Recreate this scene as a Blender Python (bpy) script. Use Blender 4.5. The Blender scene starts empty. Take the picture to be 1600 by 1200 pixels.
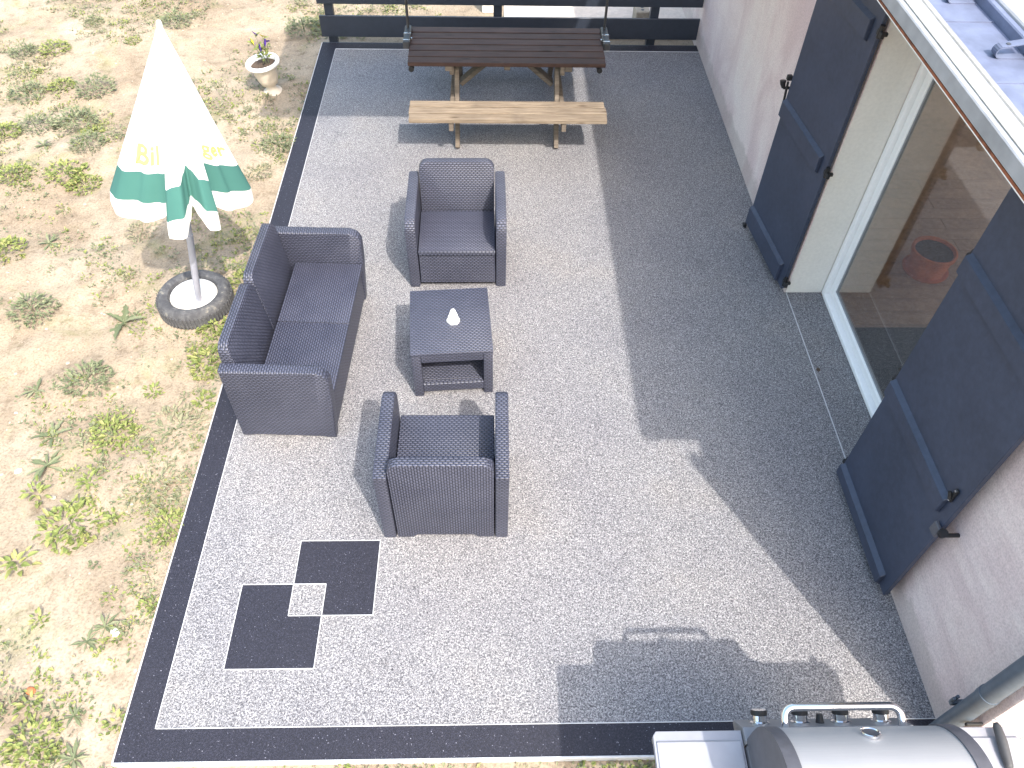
import bpy, bmesh, math, random
import numpy as np
from mathutils import Matrix, Vector
R_ = math.radians
random.seed(7)
S = bpy.context.scene
C = S.collection

# ------------------------------------------------------------------ camera
cam_d = bpy.data.cameras.new('camera')
cam_d.sensor_width = 36.0
cam_d.lens = 1215.345 / 1600 * 36.0
cam_d.clip_end = 1000
cam = bpy.data.objects.new('camera', cam_d)
C.objects.link(cam)
RC = ((0.99967092, -0.00202773, 0.02557217), (-0.01807732, -0.76296928, 0.64618193), (0.0182005, -0.64643156, -0.76275486))
cam.matrix_world = Matrix(((RC[0][0], -RC[0][1], -RC[0][2], 0.0), (RC[1][0], -RC[1][1], -RC[1][2], 0.0),
                           (RC[2][0], -RC[2][1], -RC[2][2], 4.5), (0, 0, 0, 1)))
S.camera = cam
S.render.resolution_x, S.render.resolution_y = 1024, 768

# ------------------------------------------------------------------ sky, sun, exposure
SUN = Vector((0.38, -0.71, 1.0)).normalized()
world = bpy.data.worlds.new('World'); S.world = world; world.use_nodes = True
wn = world.node_tree.nodes; wl = world.node_tree.links
sky = wn.new('ShaderNodeTexSky'); sky.sky_type = 'NISHITA'; sky.sun_disc = False
sky.sun_elevation = math.asin(SUN.z); sky.sun_rotation = math.atan2(SUN.x, SUN.y)
sky.air_density = 2.0; sky.dust_density = 4.5; sky.ozone_density = 2.5
wn['Background'].inputs[1].default_value = 0.15
wl.new(sky.outputs[0], wn['Background'].inputs[0])
sun_d = bpy.data.lights.new('sun', 'SUN'); sun_d.energy = 2.0; sun_d.angle = R_(0.9); sun_d.color = (1.0, 0.95, 0.87)
sun = bpy.data.objects.new('sun', sun_d); C.objects.link(sun)
sun.rotation_euler = SUN.to_track_quat('Z', 'Y').to_euler(); sun.location = SUN * 30
S.view_settings.view_transform = 'Standard'; S.view_settings.look = 'None'
S.view_settings.gamma = 1.0; S.view_settings.exposure = 1.66
S.view_settings.use_curve_mapping = False

# ------------------------------------------------------------------ material helpers
class N:
    def __init__(s, name):
        s.m = bpy.data.materials.new(name); s.m.use_nodes = True
        s.t = s.m.node_tree; s.b = s.t.nodes['Principled BSDF']; s.out = s.t.nodes['Material Output']
    def n(s, kind, **kw):
        x = s.t.nodes.new(kind)
        for k, v in kw.items():
            if k.startswith('i_'):
                key = k[2:]; key = int(key) if key.isdigit() else key.replace('_', ' ')
                x.inputs[key].default_value = v
            else: setattr(x, k, v)
        return x
    def l(s, a, b): s.t.links.new(a, b); return s
    def ramp(s, src, stops, interp='LINEAR'):
        r = s.n('ShaderNodeValToRGB'); r.color_ramp.interpolation = interp
        e = r.color_ramp.elements
        while len(e) < len(stops): e.new(0.5)
        for el, (p, c) in zip(e, stops):
            el.position = p; el.color = (c[0], c[1], c[2], 1) if not isinstance(c, float) else (c, c, c, 1)
        s.l(src, r.inputs[0]); return r
    def mix(s, a, b, f, mode='MIX'):
        x = s.n('ShaderNodeMix', data_type='RGBA', blend_type=mode)
        for src, i in ((f, 0), (a, 6), (b, 7)):
            if hasattr(src, 'links'): s.l(src, x.inputs[i])
            else: x.inputs[i].default_value = src if i == 0 else (*src, 1) if len(src) == 3 else src
        return x.outputs[2]
    def bump(s, h, strength=0.3, dist=0.01):
        b = s.n('ShaderNodeBump'); b.inputs['Strength'].default_value = strength; b.inputs['Distance'].default_value = dist
        s.l(h, b.inputs['Height']); s.l(b.outputs[0], s.b.inputs['Normal']); return b
    def col(s, c): 
        if hasattr(c, 'links'): s.l(c, s.b.inputs['Base Color'])
        else: s.b.inputs['Base Color'].default_value = (*c, 1)
        return s
    def rough(s, r, spec=0.5, metal=0.0):
        if hasattr(r, 'links'): s.l(r, s.b.inputs['Roughness'])
        else: s.b.inputs['Roughness'].default_value = r
        s.b.inputs['Specular IOR Level'].default_value = spec; s.b.inputs['Metallic'].default_value = metal
        return s
    def obj(s): return s.n('ShaderNodeTexCoord').outputs['Object']
    def uv(s): return s.n('ShaderNodeTexCoord').outputs['UV']
    def noise(s, vec, scale, detail=4, rough=0.55, dist=0.0):
        x = s.n('ShaderNodeTexNoise'); s.l(vec, x.inputs['Vector'])
        x.inputs['Scale'].default_value = scale; x.inputs['Detail'].default_value = detail
        x.inputs['Roughness'].default_value = rough; x.inputs['Distortion'].default_value = dist
        return x.outputs['Fac']
    def geo(s): return s.n('ShaderNodeNewGeometry')

def world_pos(n): return n.geo().outputs['Position']

def plain(name, c, rough=0.5, var=0.08, scale=30, bump=0.0, spec=0.5, metal=0.0, big=2.0):
    n = N(name); v = n.obj()
    a = n.noise(v, scale, 5); b = n.noise(v, big, 3)
    m = n.n('ShaderNodeMath', operation='ADD'); n.l(a, m.inputs[0]); n.l(b, m.inputs[1])
    r = n.ramp(m.outputs[0], [(0.35, tuple(x * (1 - var * 1.6) for x in c)), (0.65, tuple(min(1, x * (1 + var * 1.6)) for x in c))])
    m2 = n.n('ShaderNodeMath', operation='MULTIPLY'); n.l(m.outputs[0], m2.inputs[0]); m2.inputs[1].default_value = 0.5
    n.l(m2.outputs[0], r.inputs[0])
    n.col(r.outputs[0]).rough(rough, spec, metal)
    if bump: n.bump(a, bump, 0.004)
    return n.m

def gravel(name, stops, fleck, scale, bump):
    n = N(name); v = world_pos(n)
    vo = n.n('ShaderNodeTexVoronoi'); vo.inputs['Scale'].default_value = scale; n.l(v, vo.inputs['Vector'])
    sep = n.n('ShaderNodeSeparateColor'); n.l(vo.outputs['Color'], sep.inputs[0])
    nz = n.noise(v, scale * 0.42, 2, 0.6)
    mx = n.n('ShaderNodeMix', data_type='FLOAT'); mx.inputs[0].default_value = 0.42
    n.l(sep.outputs[0], mx.inputs[2])
    st = n.ramp(nz, [(0.3, 0.0), (0.7, 1.0)]); n.l(st.outputs[0], mx.inputs[3])
    r = n.ramp(mx.outputs[0], stops)
    big = n.noise(v, 1.1, 4, 0.6)
    tone = n.ramp(big, [(0.3, (0.87, 0.87, 0.90)), (0.55, (1.0, 1.0, 1.0)), (0.72, (1.10, 1.07, 1.02))])
    sp = n.noise(v, 5.5, 5, 0.7, 0.8)
    spot = n.ramp(sp, [(0.28, (0.80, 0.79, 0.80)), (0.40, (1.0, 1.0, 1.0)), (0.68, (1.0, 1.0, 1.0)), (0.78, (1.09, 1.08, 1.04))])
    c0 = n.mix(r.outputs[0], spot.outputs[0], 1.0, 'MULTIPLY')
    c1 = n.mix(c0, tone.outputs[0], 1.0, 'MULTIPLY')
    fl = n.ramp(sep.outputs[2], [(fleck[0], 0.0), (min(1, fleck[0] + 0.012), 1.0)])
    c2 = n.mix(c1, fleck[1], fl.outputs[0])
    n.col(c2).rough(0.62, 0.4)
    n.bump(vo.outputs['Distance'], bump, 0.004)
    return n.m

M = {}
M['gravel'] = gravel('grey resin gravel', [(0.12, (0.044, 0.043, 0.050)), (0.34, (0.110, 0.107, 0.116)), (0.56, (0.198, 0.193, 0.202)), (0.86, (0.405, 0.395, 0.402))], (0.988, (0.5, 0.48, 0.46)), 215, 0.3)
M['gravel_dark'] = gravel('charcoal resin gravel', [(0.1, (0.008, 0.008, 0.0135)), (0.55, (0.0155, 0.0155, 0.0255)), (0.9, (0.032, 0.032, 0.050))], (0.991, (0.20, 0.20, 0.25)), 230, 0.2)
M['trim'] = plain('white metal trim', (0.50, 0.50, 0.52), 0.5)
M['steel_white'] = M['trim']

def dirt():
    n = N('dry sandy soil'); v = world_pos(n)
    a = n.noise(v, 0.9, 6, 0.62, 0.6); b = n.noise(v, 9, 6, 0.65); c = n.noise(v, 60, 4, 0.6)
    base = n.ramp(a, [(0.3, (0.235, 0.185, 0.137)), (0.5, (0.305, 0.252, 0.192)), (0.68, (0.365, 0.312, 0.245))])
    bb = n.ramp(b, [(0.26, (0.60, 0.57, 0.54)), (0.46, (0.96, 0.95, 0.94)), (0.72, (1.14, 1.12, 1.09))])
    c1 = n.mix(base.outputs[0], bb.outputs[0], 1.0, 'MULTIPLY')
    cc = n.ramp(c, [(0.32, (0.70, 0.68, 0.65)), (0.5, (0.98, 0.98, 0.98)), (0.7, (1.12, 1.11, 1.10))])
    c2 = n.mix(c1, cc.outputs[0], 1.0, 'MULTIPLY')
    g = n.noise(v, 2.3, 5, 0.6, 0.4)
    gm = n.ramp(g, [(0.55, 0.0), (0.72, 0.45)])
    c3 = n.mix(c2, (0.17, 0.19, 0.075), gm.outputs[0])
    n.col(c3).rough(0.95, 0.1)
    add = n.n('ShaderNodeMath', operation='ADD'); n.l(b, add.inputs[0]); n.l(c, add.inputs[1])
    n.bump(add.outputs[0], 0.35, 0.02)
    return n.m
M['dirt'] = dirt()
M['concrete'] = plain('pale concrete', (0.60, 0.53, 0.47), 0.9, 0.1, 25, 0.3)

def render_wall():
    n = N('pinkish roughcast render'); v = world_pos(n)
    a = n.noise(v, 85, 4, 0.75)
    mp = n.n('ShaderNodeMapping'); mp.inputs['Scale'].default_value = (1, 1.3, 0.75); n.l(v, mp.inputs[0])
    st = n.noise(mp.outputs[0], 1.4, 6, 0.6, 0.8)
    base = n.ramp(st, [(0.36, (0.71, 0.565, 0.56)), (0.5, (0.81, 0.685, 0.665)), (0.62, (0.86, 0.76, 0.725))])
    gr = n.ramp(a, [(0.35, (0.80, 0.79, 0.79)), (0.6, (1.04, 1.04, 1.04))])
    mp2 = n.n('ShaderNodeMapping'); mp2.inputs['Rotation'].default_value = (R_(28), 0, 0); mp2.inputs['Scale'].default_value = (1, 0.9, 4.5); n.l(v, mp2.inputs[0])
    alg = n.noise(mp2.outputs[0], 1.6, 6, 0.7, 1.0)
    sy = n.n('ShaderNodeSeparateXYZ'); n.l(v, sy.inputs[0])
    near = n.ramp(n.n('ShaderNodeMapRange', i_1=1.0, i_2=6.0).outputs[0], [(0.15, 1.0), (0.6, 0.25)])
    mr = [k for k in n.t.nodes if k.bl_idname == 'ShaderNodeMapRange'][0]; n.l(sy.outputs[1], mr.inputs[0])
    am = n.ramp(alg, [(0.36, 0.25), (0.62, 1.0)])
    fac = n.n('ShaderNodeMath', operation='MULTIPLY'); n.l(near.outputs[0], fac.inputs[0]); n.l(am.outputs[0], fac.inputs[1])
    cst = n.mix(base.outputs[0], (0.68, 0.55, 0.545), fac.outputs[0])
    dz = n.noise(v, 7, 5, 0.7)
    foot = n.n('ShaderNodeMath', operation='MULTIPLY_ADD'); n.l(dz, foot.inputs[0]); foot.inputs[1].default_value = -0.30; n.l(sy.outputs[2], foot.inputs[2])
    dirtm = n.ramp(foot.outputs[0], [(0.0, 0.38), (0.06, 0.0)])
    cst = n.mix(cst, (0.36, 0.31, 0.27), dirtm.outputs[0])
    n.col(n.mix(cst, gr.outputs[0], 1.0, 'MULTIPLY')).rough(0.9, 0.2)
    n.bump(a, 0.7, 0.005); return n.m
M['wall'] = render_wall()
M['reveal'] = plain('smooth cream render', (0.74, 0.71, 0.66), 0.85, 0.05, 40, 0.1)
M['shutter'] = plain('slate blue paint', (0.038, 0.048, 0.080), 0.45, 0.13, 26, 0.06, big=2.2)
M['fence'] = plain('anthracite blue paint', (0.030, 0.037, 0.054), 0.4, 0.08, 20, 0.03)
M['black'] = plain('black ironwork', (0.012, 0.012, 0.014), 0.5)
M['pvc'] = plain('white door plastic', (0.88, 0.875, 0.87), 0.3, 0.02)
M['gasket'] = plain('grey rubber seal', (0.25, 0.26, 0.28), 0.5)
M['zinc'] = plain('blue grey zinc', (0.135, 0.155, 0.235), 0.55, 0.14, 12, 0.05, 0.4)
M['zinc_white'] = plain('white coated metal edge', (0.31, 0.315, 0.335), 0.5, 0.12, 8)
M['beige'] = plain('weathered edge strip', (0.27, 0.265, 0.25), 0.7, 0.15, 20)
M['rust'] = plain('red brown underside', (0.20, 0.06, 0.025), 0.8, 0.4, 30)
M['slate'] = plain('dark slate', (0.06, 0.065, 0.08), 0.6, 0.2)
M['pipe'] = plain('grey zinc pipe', (0.105, 0.132, 0.168), 0.42, 0.14, 14, 0.02, 0.5, 0.2)
M['ceiling'] = plain('interior plaster', (0.72, 0.68, 0.63), 0.9)
M['floor'] = plain('brown floor board', (0.34, 0.235, 0.175), 0.5, 0.2, 18)
M['mat'] = plain('dark mat', (0.05, 0.052, 0.06), 0.9, 0.2, 120)
M['terracotta'] = plain('terracotta', (0.50, 0.15, 0.06), 0.75, 0.15, 15)
M['soil'] = plain('potting soil', (0.075, 0.05, 0.035), 0.95, 0.4, 60, 0.6)

def glass():
    n = N('door glass'); n.t.nodes.remove(n.b)
    tr = n.n('ShaderNodeBsdfTransparent'); tr.inputs[0].default_value = (0.80, 0.81, 0.80, 1)
    gl = n.n('ShaderNodeBsdfGlossy'); gl.inputs['Roughness'].default_value = 0.0; gl.inputs[0].default_value = (0.95, 0.97, 1, 1)
    lw = n.n('ShaderNodeLayerWeight'); lw.inputs[0].default_value = 0.5
    pw = n.n('ShaderNodeMath', operation='POWER'); n.l(lw.outputs['Facing'], pw.inputs[0]); pw.inputs[1].default_value = 3.5
    fr = n.n('ShaderNodeMath', operation='MULTIPLY_ADD'); n.l(pw.outputs[0], fr.inputs[0]); fr.inputs[1].default_value = 0.9; fr.inputs[2].default_value = 0.09
    mx = n.n('ShaderNodeMixShader'); n.l(fr.outputs[0], mx.inputs[0]); n.l(tr.outputs[0], mx.inputs[1]); n.l(gl.outputs[0], mx.inputs[2])
    n.l(mx.outputs[0], n.out.inputs[0]); return n.m
M['glass'] = glass()

def wicker(name, swap=False):
    n = N(name); sp = n.n('ShaderNodeSeparateXYZ'); n.l(n.uv(), sp.inputs[0])
    def mt(op, a, b=None):
        m = n.n('ShaderNodeMath', operation=op)
        for i, v in ((0, a), (1, b)):
            if v is None: continue
            if hasattr(v, 'links'): n.l(v, m.inputs[i])
            else: m.inputs[i].default_value = v
        return m.outputs[0]
    U, V = (sp.outputs[1], sp.outputs[0]) if swap else (sp.outputs[0], sp.outputs[1])
    row = mt('DIVIDE', V, 0.0165); par = mt('MULTIPLY', mt('FLOORED_MODULO', mt('FLOOR', row), 2.0), 0.5)
    col = mt('ADD', mt('DIVIDE', U, 0.031), par)
    su = mt('POWER', mt('ABSOLUTE', mt('SINE', mt('MULTIPLY', col, math.pi))), 0.55)
    sv = mt('POWER', mt('ABSOLUTE', mt('SINE', mt('MULTIPLY', row, math.pi))), 0.8)
    h = mt('MULTIPLY', su, sv)
    r = n.ramp(h, [(0.05, (0.010, 0.011, 0.0185)), (0.45, (0.038, 0.041, 0.064)), (0.9, (0.074, 0.079, 0.119))])
    nz = n.noise(n.obj(), 5, 5, 0.6)
    tn = n.ramp(nz, [(0.3, (0.82, 0.83, 0.86)), (0.7, (1.18, 1.17, 1.14))])
    n.col(n.mix(r.outputs[0], tn.outputs[0], 1.0, 'MULTIPLY')).rough(0.42, 0.5)
    n.bump(h, 0.8, 0.005); return n.m
M['wicker'] = wicker('charcoal resin wicker')
M['wicker_v'] = wicker('charcoal resin wicker upright', True)

def wood(name, c1, c2, c3, rough=0.7, var=0.25):
    n = N(name); v = n.obj()
    info = n.n('ShaderNodeObjectInfo')
    ad = n.n('ShaderNodeVectorMath', operation='ADD'); n.l(v, ad.inputs[0])
    cmb = n.n('ShaderNodeCombineXYZ'); ml = n.n('ShaderNodeMath', operation='MULTIPLY'); n.l(info.outputs['Random'], ml.inputs[0]); ml.inputs[1].default_value = 37.0
    n.l(ml.outputs[0], cmb.inputs[1]); n.l(ml.outputs[0], cmb.inputs[2]); n.l(cmb.outputs[0], ad.inputs[1])
    mp = n.n('ShaderNodeMapping'); mp.inputs['Scale'].default_value = (1.2, 22, 22); n.l(ad.outputs[0], mp.inputs[0])
    g = n.noise(mp.outputs[0], 2.2, 6, 0.65, 1.2)
    b = n.noise(ad.outputs[0], 2.6, 4, 0.6, 0.5)
    r = n.ramp(g, [(0.28, c1), (0.5, c2), (0.72, c3)])
    t = n.ramp(b, [(0.3, (1 - var, 1 - var, 1 - var * 0.9)), (0.7, (1 + var * 0.6,) * 3)])
    pk = n.ramp(info.outputs['Random'], [(0.0, (0.80, 0.79, 0.78)), (1.0, (1.16, 1.14, 1.12))])
    kn = n.n('ShaderNodeTexVoronoi'); mk = n.n('ShaderNodeMapping'); mk.inputs['Scale'].default_value = (2.4, 9, 9); n.l(ad.outputs[0], mk.inputs[0]); n.l(mk.outputs[0], kn.inputs['Vector']); kn.inputs['Scale'].default_value = 1.0
    kd = n.ramp(kn.outputs['Distance'], [(0.05, (0.45, 0.40, 0.36)), (0.16, (1, 1, 1))])
    cA = n.mix(r.outputs[0], t.outputs[0], 1.0, 'MULTIPLY'); cB = n.mix(cA, pk.outputs[0], 1.0, 'MULTIPLY')
    n.col(n.mix(cB, kd.outputs[0], 1.0, 'MULTIPLY')).rough(rough, 0.3)
    n.bump(g, 0.35, 0.003); return n.m
M['wood_dark'] = wood('dark brown stained wood', (0.045, 0.024, 0.020), (0.075, 0.043, 0.036), (0.105, 0.066, 0.056), 0.6)
M['wood_light'] = wood('weathered pine', (0.14, 0.105, 0.075), (0.24, 0.19, 0.14), (0.35, 0.29, 0.225), 0.8)
M['wood_leg'] = wood('weathered brown pine', (0.088, 0.072, 0.057), (0.145, 0.120, 0.096), (0.205, 0.172, 0.14), 0.8)
M['steel_dark'] = plain('dark steel', (0.07, 0.07, 0.075), 0.45, 0.15, 20, 0, 0.5, 0.4)
M['steel'] = plain('bright steel', (0.6, 0.6, 0.62), 0.25, 0.06, 30, 0, 0.5, 0.9)

def fabric(name, c, trans=0.25):
    n = N(name); v = n.obj(); a = n.noise(v, 5, 4)
    r = n.ramp(a, [(0.3, tuple(x * 0.93 for x in c)), (0.7, c)])
    n.col(r.outputs[0]).rough(0.9, 0.2)
    tl = n.n('ShaderNodeBsdfTranslucent'); n.l(r.outputs[0], tl.inputs[0])
    mx = n.n('ShaderNodeMixShader'); mx.inputs[0].default_value = trans
    n.l(n.b.outputs[0], mx.inputs[1]); n.l(tl.outputs[0], mx.inputs[2]); n.l(mx.outputs[0], n.out.inputs[0])
    return n.m
M['cloth_white'] = fabric('white parasol cloth', (0.86, 0.86, 0.84))
M['cloth_green'] = fabric('green parasol cloth', (0.065, 0.185, 0.165), 0.2)
M['print_yellow'] = fabric('yellow print', (0.80, 0.73, 0.19), 0.2)
M['canvas'] = fabric('pale grey canvas', (0.6, 0.6, 0.62), 0.3)
M['pole'] = plain('pale grey pole', (0.34, 0.35, 0.42), 0.35, 0.08, 12, 0, 0.5, 0.2)

def tyre_mat():
    n = N('dusty tyre rubber'); v = n.obj()
    a = n.noise(v, 14, 5, 0.7)
    r = n.ramp(a, [(0.42, (0.06, 0.06, 0.066)), (0.58, (0.10, 0.10, 0.105)), (0.72, (0.26, 0.24, 0.20))])
    n.col(r.outputs[0]).rough(0.85, 0.3); n.bump(a, 0.3, 0.005); return n.m
M['tyre'] = tyre_mat()
M['cement'] = plain('white cement', (0.78, 0.76, 0.72), 0.85, 0.05, 25, 0.15)
M['urn'] = plain('cream moulded plastic', (0.62, 0.54, 0.45), 0.7, 0.08, 20, 0.1)

def brushed(name, c, rough=0.32, metal=0.9):
    n = N(name); v = n.obj()
    mp = n.n('ShaderNodeMapping'); mp.inputs['Scale'].default_value = (2, 130, 130); n.l(v, mp.inputs[0])
    a = n.noise(mp.outputs[0], 3, 3)
    b = n.noise(v, 6, 5, 0.65, 0.5)
    r = n.ramp(a, [(0.3, tuple(x * 0.93 for x in c)), (0.7, c)])
    n.col(r.outputs[0]).rough(0.3, 0.5, metal)
    rr = n.ramp(b, [(0.3, rough - 0.05), (0.7, rough + 0.14)]); n.l(rr.outputs[0], n.b.inputs['Roughness'])
    return n.m
M['inox'] = brushed('brushed stainless steel', (0.37, 0.37, 0.385), 0.58, 0.35)
M['silver'] = plain('silver grey painted metal', (0.33, 0.33, 0.365), 0.45, 0.05, 12, 0, 0.5, 0.2)
M['panel'] = plain('grey painted panel', (0.22, 0.22, 0.235), 0.45, 0.06, 14, 0, 0.5, 0.3)
M['cap'] = plain('charcoal cast metal', (0.085, 0.085, 0.10), 0.5, 0.12, 25, 0.05)
M['chrome'] = plain('polished chrome', (0.75, 0.75, 0.77), 0.14, 0.02, 12, 0, 0.5, 1.0)
M['rubber'] = plain('dark grey rubber grip', (0.06, 0.06, 0.065), 0.6, 0.12, 40)
M['white_orn'] = plain('white painted plaster', (0.85, 0.84, 0.82), 0.6, 0.03)
M['stone'] = plain('pale stone', (0.36, 0.31, 0.25), 0.9, 0.15, 30, 0.3)
M['violet'] = plain('violet petal', (0.09, 0.035, 0.30), 0.7, 0.2, 30)
M['yellow'] = plain('yellow petal', (0.65, 0.55, 0.06), 0.7, 0.15, 30)

def leafmat(name, stops):
    n = N(name); g = n.geo(); oi = n.n('ShaderNodeObjectInfo')
    ad = n.n('ShaderNodeMath', operation='ADD'); n.l(g.outputs['Random Per Island'], ad.inputs[0]); n.l(oi.outputs['Random'], ad.inputs[1])
    fr = n.n('ShaderNodeMath', operation='FRACT'); n.l(ad.outputs[0], fr.inputs[0])
    r = n.ramp(fr.outputs[0], stops)
    n.col(r.outputs[0]).rough(0.6, 0.35)
    tl = n.n('ShaderNodeBsdfTranslucent'); n.l(r.outputs[0], tl.inputs[0])
    mx = n.n('ShaderNodeMixShader'); mx.inputs[0].default_value = 0.22
    n.l(n.b.outputs[0], mx.inputs[1]); n.l(tl.outputs[0], mx.inputs[2]); n.l(mx.outputs[0], n.out.inputs[0])
    return n.m
M['leaf_bright'] = leafmat('bright green leaf', [(0.0, (0.13, 0.165, 0.045)), (0.5, (0.20, 0.24, 0.07)), (0.85, (0.27, 0.285, 0.095)), (1.0, (0.32, 0.30, 0.12))])
M['leaf_dull'] = leafmat('dull grey green leaf', [(0.0, (0.115, 0.14, 0.075)), (0.5, (0.17, 0.195, 0.105)), (1.0, (0.24, 0.245, 0.15))])
M['leaf_pale'] = leafmat('pale dry leaf', [(0.0, (0.17, 0.18, 0.105)), (0.5, (0.235, 0.235, 0.145)), (1.0, (0.29, 0.25, 0.17))])

# ------------------------------------------------------------------ object helpers
WM = {}
def _link(o, parent):
    C.objects.link(o)
    if parent: o.parent = parent
def thing(name, label, cat, loc=(0, 0, 0), rot=(0, 0, 0), group=None):
    o = bpy.data.objects.new(name, None); o.empty_display_size = 0.1
    o.location = loc; o.rotation_euler = rot
    C.objects.link(o); o['label'] = label; o['category'] = cat
    if group: o['group'] = group
    WM[o.name] = Matrix.LocRotScale(Vector(loc), o.rotation_euler, None)
    return o
def tag(o, label, cat, group=None):
    o['label'] = label; o['category'] = cat
    if group: o['group'] = group
    return o
def boxuv(bm):
    uv = bm.loops.layers.uv.verify()
    for f in bm.faces:
        n = f.normal; a = max(range(3), key=lambda i: abs(n[i]))
        for l in f.loops:
            p = l.vert.co
            l[uv].uv = (p.y, p.z) if a == 0 else (p.x, p.z) if a == 1 else (p.x, p.y)
def obj(name, bm, mat, parent=None, local=False, smooth=False, kind=None, uv=False, loc=None):
    """one mesh object; geometry is given in world space unless local (or loc) is set"""
    if parent is not None and not local: bm.transform(WM[parent.name].inverted())
    bmesh.ops.recalc_face_normals(bm, faces=bm.faces[:])
    if uv: bm.normal_update(); boxuv(bm)
    me = bpy.data.meshes.new(name); bm.to_mesh(me); bm.free()
    for m in (mat if isinstance(mat, (list, tuple)) else [mat]): me.materials.append(m)
    if smooth: 
        me.polygons.foreach_set('use_smooth', [True] * len(me.polygons))
        if smooth != 'all': me.set_sharp_from_angle(angle=R_(smooth if smooth is not True else 40))
    o = bpy.data.objects.new(name, me); _link(o, parent)
    if loc is not None: o.location = loc
    WM[o.name] = (WM[parent.name].copy() if parent is not None else Matrix.Identity(4)) @ Matrix.Translation(o.location)
    if kind: o['kind'] = kind
    return o
def dup_part(src, parent, loc=None, rot=None):
    o = src.copy(); _link(o, parent)
    if loc is not None: o.location = loc
    if rot is not None: o.rotation_euler = rot
    WM[o.name] = WM[parent.name].copy()
    return o
def dup(root, loc, rot, label, group=None):
    r = root.copy(); C.objects.link(r); r.location = loc; r.rotation_euler = rot; r['label'] = label
    if group: r['group'] = group
    WM[r.name] = Matrix.LocRotScale(Vector(loc), r.rotation_euler, None)
    for ch in list(root.children):
        c = ch.copy(); C.objects.link(c); c.parent = r
        for g in list(ch.children):
            d = g.copy(); C.objects.link(d); d.parent = c
    return r
def B(): return bmesh.new()
def box(bm, x0, x1, y0, y1, z0, z1, bev=0.0, seg=1):
    t = bmesh.new()
    bmesh.ops.create_cube(t, size=1.0)
    for v in t.verts: v.co = Vector(((x0 + x1) / 2 + v.co.x * (x1 - x0), (y0 + y1) / 2 + v.co.y * (y1 - y0), (z0 + z1) / 2 + v.co.z * (z1 - z0)))
    if bev: bmesh.ops.bevel(t, geom=t.edges[:], offset=bev, segments=seg, profile=0.6, affect='EDGES')
    merge(bm, t); return bm
def merge(bm, t, mat=None):
    if mat is not None: t.transform(mat)
    me = bpy.data.meshes.new('tmp'); t.to_mesh(me); t.free(); bm.from_mesh(me); bpy.data.meshes.remove(me)
def prism(bm, pts, a0, a1, axis='x', bev=0.0, seg=2):
    """outline pts extruded from a0 to a1; axis x: pts are (y,z), axis y: (x,z), axis z: (x,y)"""
    t = bmesh.new()
    def mk(p, a): return {'x': (a, p[0], p[1]), 'y': (p[0], a, p[1]), 'z': (p[0], p[1], a)}[axis]
    lo = [t.verts.new(mk(p, a0)) for p in pts]; hi = [t.verts.new(mk(p, a1)) for p in pts]
    f0 = t.faces.new(lo); f1 = t.faces.new(hi[::-1]); k = len(pts)
    for i in range(k): t.faces.new((lo[(i + 1) % k], lo[i], hi[i], hi[(i + 1) % k]))
    if bev: bmesh.ops.bevel(t, geom=list(set(f0.edges[:] + f1.edges[:])), offset=bev, segments=seg, profile=0.55, affect='EDGES')
    merge(bm, t); return bm
def tube(bm, pts, r, seg=10, caps=True):
    t = bmesh.new(); pts = [Vector(p) for p in pts]; rings = []
    rs = r if isinstance(r, (list, tuple)) else [r] * len(pts)
    ref = None
    for i, p in enumerate(pts):
        d = (pts[min(i + 1, len(pts) - 1)] - pts[max(i - 1, 0)]).normalized()
        if ref is None: ref = d.orthogonal().normalized()
        ref = (ref - d * ref.dot(d)).normalized(); b = d.cross(ref)
        rings.append([t.verts.new(p + (ref * math.cos(2 * math.pi * k / seg) + b * math.sin(2 * math.pi * k / seg)) * rs[i]) for k in range(seg)])
    for a, b in zip(rings, rings[1:]):
        for k in range(seg): t.faces.new((a[k], a[(k + 1) % seg], b[(k + 1) % seg], b[k]))
    if caps: t.faces.new(rings[0][::-1]); t.faces.new(rings[-1])
    merge(bm, t); return bm
def lathe(bm, prof, cx, cy, seg=32, cz=0.0):
    t = bmesh.new(); rings = []
    for r, z in prof:
        if r < 1e-5: rings.append([t.verts.new((cx, cy, cz + z))])
        else: rings.append([t.verts.new((cx + r * math.cos(2 * math.pi * k / seg), cy + r * math.sin(2 * math.pi * k / seg), cz + z)) for k in range(seg)])
    for a, b in zip(rings, rings[1:]):
        for k in range(seg):
            k2 = (k + 1) % seg
            if len(a) == 1 and len(b) == 1: continue
            if len(a) == 1: t.faces.new((a[0], b[k], b[k2]))
            elif len(b) == 1: t.faces.new((a[k], a[k2], b[0]))
            else: t.faces.new((a[k], a[k2], b[k2], b[k]))
    merge(bm, t); return bm
def arc(cx, cy, r, a0, a1, n): return [(cx + r * math.cos(R_(a0 + (a1 - a0) * i / n)), cy + r * math.sin(R_(a0 + (a1 - a0) * i / n))) for i in range(n + 1)]
def slerp_path(pts, rad, n=6):
    """round the corners of a polyline"""
    P = [Vector(p) for p in pts]; out = [P[0]]
    for a, b, c in zip(P, P[1:], P[2:]):
        u = (a - b).normalized(); v = (c - b).normalized(); s = b + u * rad; e = b + v * rad
        for i in range(n + 1):
            t = i / n; out.append(s * (1 - t) ** 2 + b * 2 * t * (1 - t) + e * t * t)
    return out + [P[-1]]

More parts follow.
